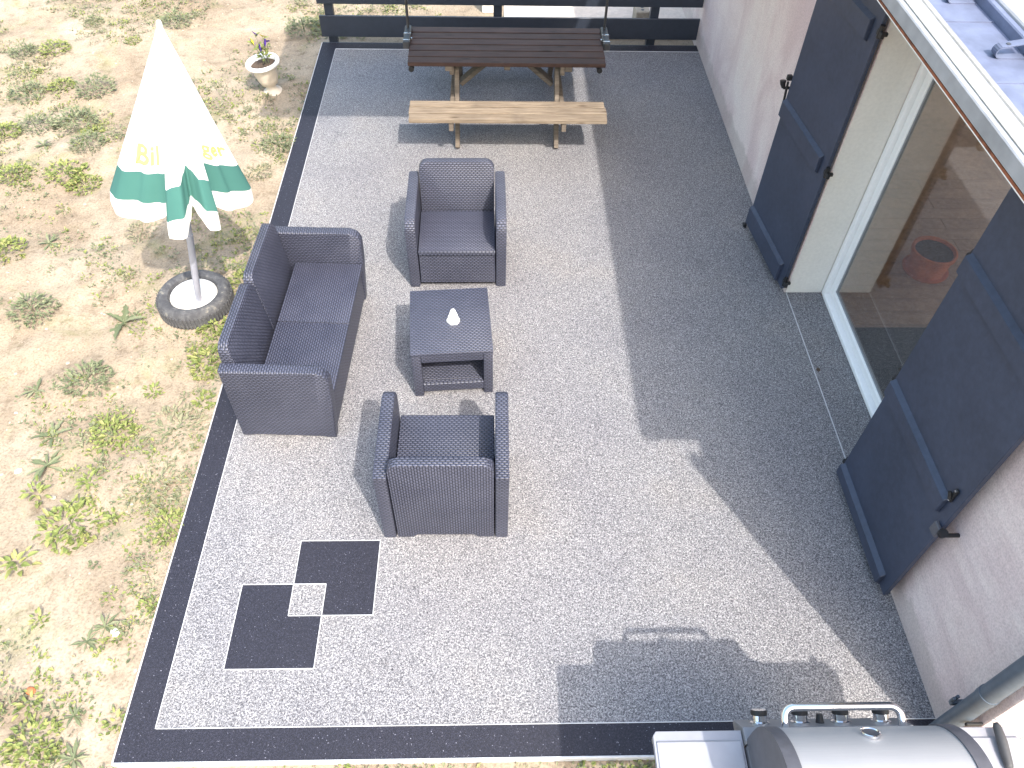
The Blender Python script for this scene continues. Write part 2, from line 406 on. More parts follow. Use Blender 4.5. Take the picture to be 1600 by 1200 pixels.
# ------------------------------------------------------------------ ground
GZ = -0.05
def make_ground():
    rng = np.random.default_rng(3)
    x = np.concatenate([[-250, -60, -20], np.arange(-7.0, -1.9, 0.06), np.arange(-1.9, 3.0, 0.35), [6, 20, 60, 250]])
    y = np.concatenate([[-250, -60, -10, -2], np.arange(0.3, 13.0, 0.06), [16, 30, 80, 300]])
    X, Y = np.meshgrid(x, y); Z = np.zeros_like(X)
    for k in range(60):
        f = 2 ** rng.uniform(-0.5, 4.4); a = rng.uniform(0, 6.28); p = rng.uniform(0, 6.28)
        Z += 0.011 / f ** 0.75 * np.sin((X * math.cos(a) + Y * math.sin(a)) * f * 1.7 + p)
    m = np.clip((-2.06 - X) / 0.25, 0, 1); Z = np.clip(Z, -0.04, 0.04) * np.where((X > -7.1) & (Y > 0.2) & (Y < 13.1), m, 0)
    v = np.stack([X, Y, Z + GZ], -1).reshape(-1, 3); nx = len(x); ny = len(y)
    i = np.arange(nx * ny).reshape(ny, nx)
    f = np.stack([i[:-1, :-1], i[:-1, 1:], i[1:, 1:], i[1:, :-1]], -1).reshape(-1, 4)
    me = bpy.data.meshes.new('ground'); me.from_pydata(v.tolist(), [], f.tolist())
    me.polygons.foreach_set('use_smooth', [True] * len(me.polygons)); me.materials.append(M['dirt'])
    o = bpy.data.objects.new('ground', me); C.objects.link(o); o['kind'] = 'structure'
    return lambda px, py: float(Z[np.abs(y - py).argmin(), np.abs(x - px).argmin()]) + GZ
gh = make_ground()
o = obj('driveway', box(B(), 0.16, 9.0, 9.42, 30, -0.06, -0.02), M['concrete']); o['kind'] = 'structure'

# ------------------------------------------------------------------ patio
PX0, PX1, PY0, PY1 = -2.02, 2.484, 1.175, 9.17
IX0, IY0, IY1 = -1.845, 1.345, 9.02
pat = bpy.data.objects.new('patio', None); C.objects.link(pat); pat['kind'] = 'structure'; pat.location = (0, 5, 0); WM['patio'] = Matrix.Translation((0, 5, 0))
obj('slab', box(B(), PX0 + 0.01, 2.80, PY0 + 0.01, PY1 - 0.01, -0.16, -0.004), M['concrete'], pat)
bm = B(); prism(bm, [(IX0, IY0), (PX1, IY0), (PX1, 2.951), (2.799, 2.951), (2.799, 4.829), (PX1, 4.829), (PX1, IY1), (IX0, IY1)], -0.003, 0.0, 'z'); obj('gravel_field', bm, M['gravel'], pat)
bm = B(); prism(bm, [(PX0, PY0), (PX1, PY0), (PX1, IY0), (IX0, IY0), (IX0, IY1), (PX1, IY1), (PX1, PY1), (PX0, PY1)], -0.003, 0.0005, 'z'); obj('dark_border', bm, M['gravel_dark'], pat)
def strip(x0, y0, x1, y1, w=0.0045, z=0.003):
    d = Vector((x1 - x0, y1 - y0, 0)); L = d.length; a = math.atan2(d.y, d.x)
    t = B(); box(t, 0, L, -w / 2, w / 2, -0.002, z); t.transform(Matrix.Translation((x0, y0, 0)) @ Matrix.Rotation(a, 4, 'Z'))
    return obj('trim_strip', t, M['trim'], pat)
strip(IX0, IY0, IX0, IY1); strip(IX0 + .005, IY0, PX1, IY0, z=0.0045); strip(IX0 + .005, IY1, PX1, IY1, 0.008, 0.0045)
strip(2.50, 2.96, 2.50, 4.82, 0.007, 0.003)
for nm, a in (('edge_profile', (PX0 - 0.008, PX0, PY0 - 0.012, PY1)), ('edge_profile', (PX0, PX1, PY0 - 0.012, PY0))):
    obj('edge_profile', box(B(), a[0], a[1], a[2], a[3], -0.11, 0.006, 0.002), M['trim'], pat)
obj('edge_profile', box(B(), PX0, PX1, PY1, PY1 + 0.012, -0.1, 0.003, 0.001), M['fence'], pat)
sq = [((-1.545, 1.665), (-1.035, 2.185), (-1.24, 1.985)), ((-1.24, 1.985), (-0.725, 2.495), (-1.035, 2.185))]
# two dark squares sharing a light overlap square
bm = B(); prism(bm, [(-1.545, 1.665), (-1.030, 1.665), (-1.030, 1.985), (-1.230, 1.985), (-1.230, 2.190), (-1.545, 2.190)], -0.002, 0.002, 'z'); obj('dark_square', bm, M['gravel_dark'], pat)
bm = B(); prism(bm, [(-1.030, 1.985), (-0.722, 1.985), (-0.722, 2.490), (-1.230, 2.490), (-1.230, 2.190), (-1.030, 2.190)], -0.002, 0.002, 'z'); obj('dark_square', bm, M['gravel_dark'], pat)
for i, s in enumerate([(-1.545, 1.665, -1.030, 1.665), (-1.545, 1.665, -1.545, 2.190), (-1.545, 2.190, -1.030, 2.190), (-1.030, 1.665, -1.030, 2.190),
          (-1.230, 1.985, -0.722, 1.985), (-1.230, 1.985, -1.230, 2.490), (-1.230, 2.490, -0.722, 2.490), (-0.722, 1.985, -0.722, 2.490)]):
    strip(*s, 0.0048, 0.004 + 0.0004 * (i % 4) + 0.0002 * (i // 4))

# ------------------------------------------------------------------ house
DY0, DY1, WX = 2.95, 4.83, 2.485
hs = thing('house', 'pinkish rendered house wing with blue shutters along the patio', 'house', (WX, 5, 0))
bm = B(); prism(bm, [(1.18, -0.1), (DY0, -0.1), (DY0, 2.38), (DY1, 2.38), (DY1, -0.1), (13, -0.1), (13, 2.66), (1.18, 2.66)], WX, 2.80, 'x', 0.012, 2)
obj('wall', bm, M['wall'], hs)
sw = B()
for a in ((2.801, 3.5, -0.1, 2.66), (3.5, 5.6, -0.1, 0.3), (3.5, 5.6, 2.3, 2.66), (5.6, 7.1, -0.1, 2.66)): box(sw, a[0], a[1], 1.181, 1.45, a[2], a[3])  # gap left for an added window that lets sun reach the room
obj('side_wall', sw, M['wall'], hs)
obj('added_window_frame', box(box(box(B(), 3.5, 5.6, 1.30, 1.36, 0.30, 0.38, 0.006), 3.5, 5.6, 1.30, 1.36, 2.22, 2.30, 0.006), 4.51, 4.59, 1.30, 1.36, 0.38, 2.22, 0.006), M['pvc'], hs)  # unseen window, added only to brighten the room behind the door
obj('added_window_pane', box(box(B(), 3.5, 4.51, 1.327, 1.333, 0.38, 2.22), 4.59, 5.6, 1.327, 1.333, 0.38, 2.22), M['glass'], hs)
for yy0, yy1 in ((DY0 - 0.02, DY0 + 0.004), (DY1 - 0.004, DY1 + 0.02)):
    obj('door_reveal', box(B(), WX + 0.012, 2.80, yy0, yy1, 0.002, 2.38), M['reveal'], hs)
obj('room_wall', box(B(), 2.802, 7.0, 9.0, 9.1, 0, 2.6), M['ceiling'], hs)
rw = B()
for a in ((1.46, 2.2, 0, 2.6), (2.2, 8.2, 2.35, 2.6), (8.2, 9.1, 0, 2.6), (5.15, 5.25, 0, 2.35)): box(rw, 7.0, 7.1, a[0], a[1], a[2], a[3])  # wide opening added in this unseen back wall to bring daylight indoors
obj('room_wall', rw, M['ceiling'], hs)
obj('room_ceiling', box(B(), 2.802, 7.1, 1.46, 9.1, 2.6, 2.655), M['ceiling'], hs)
obj('room_partition', box(B(), 2.801, 2.86, DY1 + 0.02, 9.0, 0, 2.6), M['ceiling'], hs)
obj('room_slab', box(B(), 2.801, 7.0, 1.46, 9.0, -0.12, -0.012), M['floor'], hs)
# indoor floor boards
b0 = None
for i in range(24):
    yy = 2.9 + i * 0.155
    for j in range(3):
        xx = 2.92 + j * 1.3 - (0.45 if i % 2 else 0) 
        if b0 is None:
            b0 = obj('floor_board', box(B(), 0, 1.294, 0, 0.151, -0.012, 0.0, 0.001), M['floor'], hs, local=True, loc=(max(xx, 2.92) - WX, yy - 5, 0))
        else: dup_part(b0, hs, (xx + (0.45 if j == 0 and i % 2 else 0) - WX + (0 if j else 0), yy - 5, 0.0006 * (j % 2)))
# door frame
fr = obj('door_frame', box(box(box(B(), 2.80, 2.905, DY1 - 0.055, DY1 - 0.005, 0.0, 2.37, 0.006), 2.80, 2.905, DY0 + 0.005, DY0 + 0.055, 0, 2.37, 0.006), 2.795, 2.905, DY0 + 0.055, DY1 - 0.055, 0.002, 0.045, 0.006), M['pvc'], hs)
obj('sash', box(box(box(B(), 2.835, 2.885, DY1 - 0.13, DY1 - 0.058, 0.05, 2.36, 0.008), 2.835, 2.885, DY0 + 0.058, DY0 + 0.13, 0.05, 2.36, 0.008), 2.835, 2.885, DY0 + 0.13, DY1 - 0.13, 0.05, 0.125, 0.008), M['pvc'], fr)
obj('seal', box(box(B(), 2.85, 2.872, DY1 - 0.142, DY1 - 0.13, 0.125, 2.36), 2.85, 2.872, DY0 + 0.13, DY1 - 0.142, 0.125, 0.137), M['gasket'], fr)
obj('pane', box(B(), 2.858, 2.864, DY0 + 0.13, DY1 - 0.142, 0.137, 2.36), M['glass'], hs)
# eaves: white edge board, zinc tray, roof
ev = obj('gutter', box(B(), 2.275, 2.60, 1.40, 13, 2.655, 2.685), M['zinc'], hs)
obj('edge_board', box(B(), 2.105, 2.232, 1.395, 13, 2.668, 2.75, 0.006), M['zinc_white'], ev)
obj('edge_fold', box(B(), 2.135, 2.142, 1.396, 13, 2.748, 2.756), M['beige'], ev)
obj('inner_fold', box(B(), 2.234, 2.274, 1.397, 13, 2.66, 2.748, 0.008), M['beige'], ev)
obj('underside', box(B(), 2.112, 2.484, 1.40, 13, 2.644, 2.654), M['pvc'], ev)  # true colour unknown; made white to bounce light onto wall and door
obj('under_edge', box(B(), 2.107, 2.16, 1.398, 13, 2.6545, 2.6675), M['rust'], ev)
y = 1.5
while y < 7:
    obj('sheet_joint', box(B(), 2.276, 2.598, y, y + 0.006, 2.685, 2.690), M['zinc'], ev); y += 0.62
def hanger(yc, flat):
    t = B()
    if not flat:
        path = [(2.59, 2.69), (2.46, 2.69)] + arc(2.46, 2.715, 0.025, 270, 90, 8) + [(2.60, 2.765)]
        th = 0.004
    else: path = [(2.60, 2.74), (2.50, 2.75), (2.47, 2.748)]; th = 0.004
    w = 0.025
    for (a, b) in zip(path, path[1:]):
        d = Vector((b[0] - a[0], b[1] - a[1])); nn = Vector((-d.y, d.x)).normalized() * th
        q = [(a[0], a[1]), (b[0], b[1]), (b[0] + nn.x, b[1] + nn.y), (a[0] + nn.x, a[1] + nn.y)]
        prism(t, q, yc - w, yc + w, 'y')
    h = obj('hanger', t, M['zinc'], ev)
    t = B(); lathe(t, [(0, 0), (0.012, 0), (0.012, 0.002), (0, 0.002)], 2.487, yc, 12, 2.7485 if not flat else 2.756); obj('bolt_hole', t, M['slate'], h)
for yc in (3.02, 3.62, 4.22, 4.82): hanger(yc, False)
hanger(2.93, True)
obj('roof_step', box(B(), 2.602, 2.64, 1.40, 13, 2.66, 2.74, 0.006), M['zinc'], ev)
obj('roof_edge', box(B(), 2.642, 2.86, 1.38, 13, 2.665, 2.755, 0.02, 3), M['zinc_white'], hs)
bm = B(); prism(bm, [(2.862, 2.67), (5.0, 3.7), (7.3, 2.75), (7.3, 2.66), (5.0, 3.6), (2.862, 2.6)], 1.30, 13, 'y'); obj('roof', bm, M['slate'], hs)
# downpipe
dp = obj('downpipe', tube(B(), [(2.425, 1.255, 0.06), (2.425, 1.255, 2.62)], 0.048, 20), M['pipe'], hs, smooth=True)
for z in (0.62, 1.55): obj('pipe_sleeve', tube(B(), [(2.425, 1.255, z), (2.425, 1.255, z + 0.05)], 0.052, 20), M['pipe'], dp, smooth=True)
bm = B(); box(bm, 2.40, 2.485, 1.31, 1.335, 0.33, 0.36, 0.004); tube(bm, [(2.40, 1.325, 0.36), (2.40, 1.325, 0.40)], 0.009, 8); tube(bm, [(2.425, 1.335, 0.36), (2.425, 1.335, 0.40)], 0.009, 8)
obj('pipe_bracket', bm, M['pipe'], dp)
obj('pipe_bracket', box(B(), 2.40, 2.485, 1.185, 1.20, 0.40, 0.425, 0.003), M['black'], dp)

# shutters: flat panel of boards, raised ledges, hinges
def shutter(hinge, free, xh, xf, z0, z1, ledges, far):
    d = Vector((xf - xh, free - hinge, 0)); L = d.length; ang = math.atan2(d.y, d.x)
    T = Matrix.Translation((xh, hinge, 0)) @ Matrix.Rotation(ang, 4, 'Z')
    sgn = 1 if far else -1           # local +y side that faces the patio
    t = B(); box(t, 0, L, -0.016, 0.016, z0, z1, 0.004); t.transform(T); sh = obj('shutter', t, M['shutter'], hs)
    nb = 6
    for zc, hgt in ledges:
        t = B(); prism(t, [(0.016, zc - hgt / 2), (0.046, zc - hgt / 2 + 0.02), (0.046, zc + hgt / 2 - 0.02), (0.016, zc + hgt / 2)], (0.09 if far else 0.01), L - (0.01 if far else 0.075), 'x', 0.004, 1)
        if sgn < 0: t.transform(Matrix.Scale(-1, 4, (0, 1, 0)))
        t.transform(T); obj('ledge', t, M['shutter'], sh)
    return sh, T, L
s1, T1, L1 = shutter(4.80, 5.69, 2.445, 2.355, 0.07, 2.42, [(0.17, 0.20), (1.22, 0.16), (2.22, 0.16)], True)
s2, T2, L2 = shutter(2.96, 2.05, 2.40, 2.405, 0.075, 2.42, [(0.13, 0.12), (0.99, 0.14), (1.95, 0.14)], False)
def hinge_at(parent, x, y, z):
    t = B(); tube(t, [(x, y, z - 0.03), (x, y, z + 0.05)], 0.016, 10); box(t, x, x + 0.05, y - 0.012, y + 0.012, z - 0.02, z + 0.004, 0.003)
    box(t, x - 0.012, x + 0.012, y - 0.05, y + 0.03, z - 0.018, z + 0.018, 0.003)
    h = obj('hinge', t, M['black'], parent)
for z in (0.16, 1.22, 2.25): hinge_at(s1, 2.43, 4.775, z)
for z in (0.13, 1.0, 1.95): hinge_at(s2, 2.42, 2.985, z)
def stop(parent, x, y, z, k):
    t = B(); tube(t, [(2.49, y, z), (x, y, z)], 0.012, 8)
    tube(t, slerp_path([(x, y, z), (x - 0.01, y, z + 0.03), (x - 0.015, y + k * 0.035, z + 0.045)], 0.01, 4), [0.012] + [0.013] * 5 + [0.02] , 8) if False else tube(t, [(x, y, z), (x - 0.01, y + k * 0.01, z + 0.03), (x - 0.012, y + k * 0.015, z + 0.055)], [0.014, 0.022, 0.026], 10)
    obj('shutter_stop', t, M['black'], parent, smooth=True)
stop(s1, 2.33, 5.78, 1.33, 1)
t = B(); tube(t, [(2.335, 5.70, 1.25), (2.325, 5.71, 1.42)], 0.010, 8); box(t, 2.31, 2.35, 5.70, 5.735, 1.43, 1.47, 0.004); obj('latch', t, M['black'], s1)
t = B(); tube(t, [(2.335, 5.70, 0.0), (2.335, 5.70, 0.09)], 0.008, 8); box(t, 2.315, 2.345, 5.695, 5.74, 0.005, 0.03, 0.004); obj('latch', t, M['black'], s1)
stop(s2, 2.385, 2.02, 0.86, -1)
t = B(); box(t, 2.365, 2.385, 2.03, 2.09, 0.82, 0.90, 0.004); obj('stop_plate', t, M['cap'], s2)
t = B(); box(t, 2.372, 2.385, 2.10, 2.125, 1.06, 1.16, 0.003); tube(t, [(2.37, 2.112, 1.08), (2.362, 2.13, 1.12)], 0.01, 8); pl = obj('latch', t, M['black'], s2)
for z in (1.07, 1.15): obj('screw', lathe(B(), [(0, 0), (0.006, 0), (0.006, 0.004), (0, 0.004)], 0, 0, 10).transform(Matrix.Identity(4)) or (lambda b: (b.transform(Matrix.Translation((2.372, 2.112, z)) @ Matrix.Rotation(-math.pi / 2, 4, 'Y')), b)[1])(lathe(B(), [(0, 0), (0.006, 0), (0.006, 0.004), (0, 0.004)], 0, 0, 10)), M['steel'], pl)

# things seen through the glass
pt = thing('terracotta_pot', 'terracotta flower pot with dark soil standing indoors behind the door glass', 'flower pot', (3.80, 5.12, 0.002))
obj('pot', lathe(B(), [(0.0, 0.0), (0.155, 0.0), (0.172, 0.19), (0.186, 0.192), (0.188, 0.225), (0.172, 0.23), (0.16, 0.19)], 3.80, 5.12, 32), M['terracotta'], pt, smooth=True)
obj('soil', lathe(B(), [(0, 0.205), (0.158, 0.205), (0.15, 0.19)], 3.80, 5.12, 24), M['soil'], pt)
obj('saucer', lathe(B(), [(0, 0.0), (0.185, 0.0), (0.195, 0.022), (0.187, 0.022), (0.18, 0.008), (0.156, 0.008)], 3.80, 5.12, 32), M['terracotta'], pt, smooth=True)
tag(obj('doormat', box(B(), 2.93, 4.0, 3.05, 4.40, 0.002, 0.014, 0.003), M['mat']), 'dark grey mat lying on brown floor just inside the glass door', 'mat')

# ------------------------------------------------------------------ fence
fn = thing('fence', 'dark blue grey fence of wide horizontal slats across the far end', 'fence', (0.2, 9.22, -0.05))
sl = None
for k in range(2):
    z = 0.055 + k * 0.385
    if sl is None: sl = obj('slat', box(B(), -2.22, 2.275, -0.014, 0.014, 0, 0.25, 0.004), M['fence'], fn, local=True, loc=(0, 0, z + 0.05))
    else: dup_part(sl, fn, (0, 0, z + 0.05))
p0 = None
for x in (-1.90, 0.075, 1.93):
    if p0 is None: p0 = obj('post', box(B(), -0.05, 0.05, 0.016, 0.10, 0, 0.76, 0.004), M['fence'], fn, local=True, loc=(x - 0.2, 0, -0.04))
    else: dup_part(p0, fn, (x - 0.2, 0, -0.04))
t = thing('gate_pillar', 'white rendered pillar standing just behind the fence', 'pillar', (-0.04, 10.2, GZ))
obj('shaft', box(B(), -0.12, 0.05, 10.1, 10.3, GZ, 1.3, 0.008), M['cement'], t); obj('pillar_cap', box(B(), -0.15, 0.08, 10.07, 10.33, 1.3, 1.36, 0.012), M['cement'], t)
t = thing('concrete_block', 'grey pierced concrete block on the pale drive behind the fence', 'block', (1.85, 9.75, -0.02))
bm = B(); box(bm, 1.78, 1.95, 9.62, 9.88, -0.02, 0.20, 0.01); cb = obj('body', bm, M['stone'], t)
for i in range(3): obj('hole', lathe(B(), [(0, 0), (0.02, 0), (0.02, 0.003), (0, 0.003)], 1.865, 9.68 + i * 0.07, 12, 0.199), M['slate'], cb)

# ------------------------------------------------------------------ picnic table under a canopy
TX0, TX1 = -0.815, 1.125
pc = thing('picnic_table', 'wooden picnic table with dark brown top and sunlit weathered benches', 'picnic table', (0.155, 7.67, 0))
pw = (7.99 - 7.29) / 6
for k in range(6):
    y0 = 7.29 + k * 0.127
    bm = B(); box(bm, TX0 + random.uniform(-.006, .006), TX1 + random.uniform(-.006, .006), y0, y0 + 0.112, 0.695, 0.735 + random.uniform(-.001, .001), 0.006, 2); obj('tabletop_plank', bm, M['wood_dark'], pc)
for side, ys in (('near', 6.745), ('far', 8.25)):
    for k in range(3):
        y0 = ys + k * 0.121
        bm = B(); box(bm, -0.795 + random.uniform(-.008, .008), 1.115 + random.uniform(-.008, .008), y0, y0 + 0.103, 0.41, 0.45 + random.uniform(-.0015, .0015), 0.006, 2); obj('bench_plank', bm, M['wood_light'], pc)
def beam(bm, a, b, w, h):
    """rectangular bar from a to b, w along x, h across"""
    a = Vector(a); b = Vector(b); d = (b - a); L = d.length; z = d.normalized()
    x = Vector((1, 0, 0)) if abs(z.x) < 0.9 else Vector((0, 1, 0)); x = (x - z * x.dot(z)).normalized(); y = z.cross(x)
    t = bmesh.new(); bmesh.ops.create_cube(t, size=1)
    for v in t.verts: v.co = a + x * v.co.x * w + y * v.co.y * h + z * (v.co.z + 0.5) * L
    bmesh.ops.bevel(t, geom=t.edges[:], offset=0.004, segments=1, affect='EDGES'); merge(bm, t); return bm
for lx in (-0.345, 0.655):
    obj('leg', beam(B(), (lx, 6.965, 0.0), (lx, 7.50, 0.69), 0.045, 0.10), M['wood_leg'], pc)
    obj('leg', beam(B(), (lx, 8.375, 0.0), (lx, 7.84, 0.69), 0.045, 0.10), M['wood_leg'], pc)
    s = -1 if lx < 0 else 1
    obj('bench_bearer', box(B(), lx + s * 0.046 - 0.022, lx + s * 0.046 + 0.022, 6.76, 8.58, 0.315, 0.409, 0.004), M['wood_leg'], pc)
    obj('top_bearer', box(B(), lx + s * 0.046 - 0.022, lx + s * 0.046 + 0.022, 7.30, 8.04, 0.605, 0.694, 0.004), M['wood_leg'], pc)
    obj('corner_block', box(B(), lx + s * 0.09 - 0.02, lx + s * 0.09 + 0.03, 6.90, 6.98, 0.36, 0.409, 0.004), M['wood_leg'], pc)
    obj('corner_block', box(B(), lx + s * 0.09 - 0.02, lx + s * 0.09 + 0.05, 7.295, 7.36, 0.645, 0.694, 0.004), M['wood_leg'], pc)
    obj('brace', beam(B(), (lx - s * 0.03, 7.62, 0.36), (0.155 + s * 0.10, 7.62, 0.68), 0.045, 0.125), M['wood_leg'], pc)
obj('middle_bearer', box(B(), 0.125, 0.185, 7.31, 8.04, 0.65, 0.694, 0.004), M['wood_leg'], pc)
for x in (TX0 + 0.03, TX1 - 0.06): obj('end_cap', tube(B(), [(x, 7.285, 0.665), (x, 7.34, 0.665)], 0.027, 14), M['black'], pc, smooth=True)
cn = thing('canopy', 'sun canopy on two thin dark poles clamped to the picnic table ends', 'canopy', (0.155, 7.67, 0.74))
for s, x in ((-1, TX0 - 0.035), (1, TX1 + 0.035)):
    pl = obj('pole', tube(B(), [(x, 7.93, 0.60), (x, 7.93, 2.34)], 0.014, 10), M['steel_dark'], cn, smooth=True)
    cl = obj('clamp', box(B(), x - 0.034, x + 0.034, 7.62, 7.99, 0.70, 0.775, 0.008), M['steel_dark'], pl)
    for yb in (7.66, 7.80): obj('clamp_band', box(B(), x - 0.036, x + 0.036, yb, yb + 0.018, 0.698, 0.778, 0.002), M['steel'], pl)
    obj('clamp_bolt', tube(B(), [(x - s * 0.04, 7.76, 0.737), (x - s * 0.04, 7.76, 0.752)], 0.012, 8), M['steel'], pl)
obj('ridge_rail', tube(B(), [(TX0 - 0.6, 7.93, 2.335), (TX1 + 0.6, 7.93, 2.335)], 0.014, 8), M['steel_dark'], cn)
obj('cover', box(B(), -1.58, 1.815, 5.88, 7.98, 2.35, 2.362), M['canvas'], cn)
for yy in (5.9, 7.96): obj('edge_rail', tube(B(), [(-1.57, yy, 2.337), (1.80, yy, 2.337)], 0.012, 8), M['steel_dark'], cn)
for xx in (-1.56, 1.80): obj('edge_rail', tube(B(), [(xx, 5.9, 2.337), (xx, 7.96, 2.337)], 0.012, 8), M['steel_dark'], cn)

# ------------------------------------------------------------------ wicker seating
SEATH = 0.40
def rr_top(x0, x1, z0, z1, r):
    return [(x0, z0), (x1, z0)] + arc(x1 - r, z1 - r, r, 0, 90, 6) + arc(x0 + r, z1 - r, r, 90, 180, 6)
def back_panel(x0, x1, z0, depth):
    """upright back in local space: rear face at y=0, front face leaning"""
    r = 0.075; z1 = 0.815
    def pts():
        base = [(x0, z0), (x0 + 0.10, z0), (x0 + 0.13, z0 + 0.03), (x1 - 0.13, z0 + 0.03), (x1 - 0.10, z0), (x1, z0)] if z0 < 0.2 else [(x0, z0), (x1, z0)]
        return base + arc(x1 - r, z1 - r, r, 0, 90, 6) + arc(x0 + r, z1 - r, r, 90, 180, 6)
    t = B(); prism(t, pts(), 0.0, 1.0, 'y', 0.0)
    for v in t.verts:
        if v.co.y > 0.5: v.co.y = 0.065 + max(0, 0.815 - v.co.z) * 0.22 if v.co.z > 0.38 else 0.16
    bmesh.ops.bevel(t, geom=[e for e in t.edges if not e.is_manifold is False and len(e.link_faces) == 2 and any(len(f.verts) > 6 for f in e.link_faces)], offset=0.012, segments=2, profile=0.6, affect='EDGES')
    return t
def arm_panel(x0, x1, dep):
    r = 0.085; h = 0.685
    pts = [(0.0, 0.0), (0.07, 0.0), (0.10, 0.03), (dep - 0.13, 0.03), (dep - 0.10, 0.0), (dep - 0.03, 0.0)] + [(dep, 0.42)] + arc(dep - r + 0.005, h - r, r, 0, 90, 6) + [(0.0, h)]
    t = B(); prism(t, pts, x0, x1, 'x', 0.012, 2); return t
def make_seat(name, label, cat, W, nback, loc, rotz, group):
    D = 0.70
    o = thing(name, label, cat, loc, (0, 0, rotz), group)
    h = W / 2
    for s in (-1, 1):
        obj('armrest', arm_panel(min(s * h, s * (h - 0.082)), max(s * h, s * (h - 0.082)), D), M['wicker'], o, local=True, smooth=35, uv=True)
    iw = h - 0.086
    wb = 2 * iw / nback
    for k in range(nback):
        g = 0.004
        obj('backrest', back_panel(-iw + k * wb + g, -iw + (k + 1) * wb - g, 0.0, D), [M['wicker'], M['wicker_v']], o, local=True, smooth=35, uv=True)
        bk = o.children[-1].data
        for f in bk.polygons:
            if f.normal.y < -0.9: f.material_index = 1
        obj('seat_panel', box(B(), -iw + k * wb + 0.003, -iw + (k + 1) * wb - 0.003, 0.165, D - 0.005, SEATH - 0.035, SEATH, 0.007, 2), M['wicker'], o, local=True, smooth=35, uv=True)
    t = B(); box(t, -iw + 0.002, iw - 0.002, D - 0.055, D - 0.03, 0.045, SEATH - 0.037, 0.006); obj('front_panel', t, M['wicker'], o, local=True, smooth=35, uv=True)
    return o
ch1 = make_seat('armchair', 'charcoal wicker armchair facing the camera between picnic table and low table', 'armchair', 0.80, 1, (-0.29, 5.565, 0), math.pi + R_(0.6), 'wicker armchairs')
ch2 = dup(ch1, (-0.30, 2.51, 0), (0, 0, R_(-0.2)), 'charcoal wicker armchair seen from behind near the two dark floor squares', 'wicker armchairs')
sofa = make_seat('sofa', 'charcoal wicker two seat sofa along the dark patio border', 'sofa', 1.50, 2, (-1.745, 4.09, 0), -math.pi / 2 - R_(2.4), 'x')
del sofa['group']
# low table
def table():
    W, D, Hh = 0.585, 0.655, 0.465
    o = thing('low_table', 'charcoal wicker low table with open shelf between the armchairs', 'table', (-0.305, 4.035, 0), (0, 0, R_(4.0)))
    obj('tabletop', box(B(), -W / 2, W / 2, -D / 2, D / 2, Hh - 0.035, Hh, 0.006, 2), M['wicker'], o, local=True, smooth=35, uv=True)
    for sx in (-1, 1):
        for sy in (-1, 1):
            cx = sx * (W / 2 - 0.036); cy = sy * (D / 2 - 0.036)
            t = B(); box(t, cx - 0.033, cx + 0.033, cy - 0.033, cy + 0.033, 0.0, Hh - 0.036, 0.006, 2); obj('leg', t, M['wicker'], o, local=True, smooth=35, uv=True)
    for sy in (-1, 1):
        cy = sy * (D / 2 - 0.03)
        obj('top_rail', box(B(), -W / 2 + 0.07, W / 2 - 0.07, cy - 0.025, cy + 0.025, Hh - 0.10, Hh - 0.036, 0.005), M['wicker'], o, local=True, smooth=35, uv=True)
        obj('bottom_rail', box(B(), -W / 2 + 0.07, W / 2 - 0.07, cy - 0.025, cy + 0.025, 0.05, 0.13, 0.005), M['wicker'], o, local=True, smooth=35, uv=True)
    for sx in (-1, 1):
        cx = sx * (W / 2 - 0.03)
        obj('side_panel', box(B(), cx - 0.022, cx + 0.022, -D / 2 + 0.07, D / 2 - 0.07, 0.05, Hh - 0.036, 0.005), M['wicker'], o, local=True, smooth=35, uv=True)
    obj('shelf', box(B(), -W / 2 + 0.053, W / 2 - 0.053, -D / 2 + 0.056, D / 2 - 0.056, 0.085, 0.115, 0.004), M['wicker'], o, local=True, smooth=35, uv=True)
table()
# white ornament on the table
op = [(-0.010, 0.070), (0.012, 0.072), (0.024, 0.058), (0.032, 0.030), (0.046, 0.008), (0.044, -0.004), (0.052, -0.012), (0.064, -0.030), (0.050, -0.052), (0.036, -0.066),
      (0.014, -0.062), (-0.010, -0.062), (-0.024, -0.067), (-0.044, -0.050), (-0.060, -0.036), (-0.056, -0.026), (-0.044, -0.020), (-0.042, -0.006), (-0.046, 0.0), (-0.034, 0.012), (-0.026, 0.030), (-0.022, 0.056)]
t = B(); prism(t, op, 0.4655, 0.488, 'z', 0.002, 1); t.transform(Matrix.Translation((-0.285, 4.05, 0)) @ Matrix.Rotation(R_(3), 4, 'Z') @ Matrix.Diagonal((0.78, 1.08, 1, 1)))
tag(obj('ornament', t, M['white_orn'], smooth=40), 'small white fir tree shaped ornament lying on the low table', 'ornament')
# damp leaf on the paving
t = B(); prism(t, [(0, 0.02), (0.02, 0.01), (0.018, -0.012), (0.0, -0.022), (-0.012, 0.0)], 0.001, 0.006, 'z'); t.transform(Matrix.Translation((2.53, 3.95, 0)))
tag(obj('dry_leaf', t, M['soil']), 'small dark dry leaf on the paving before the door', 'leaf')

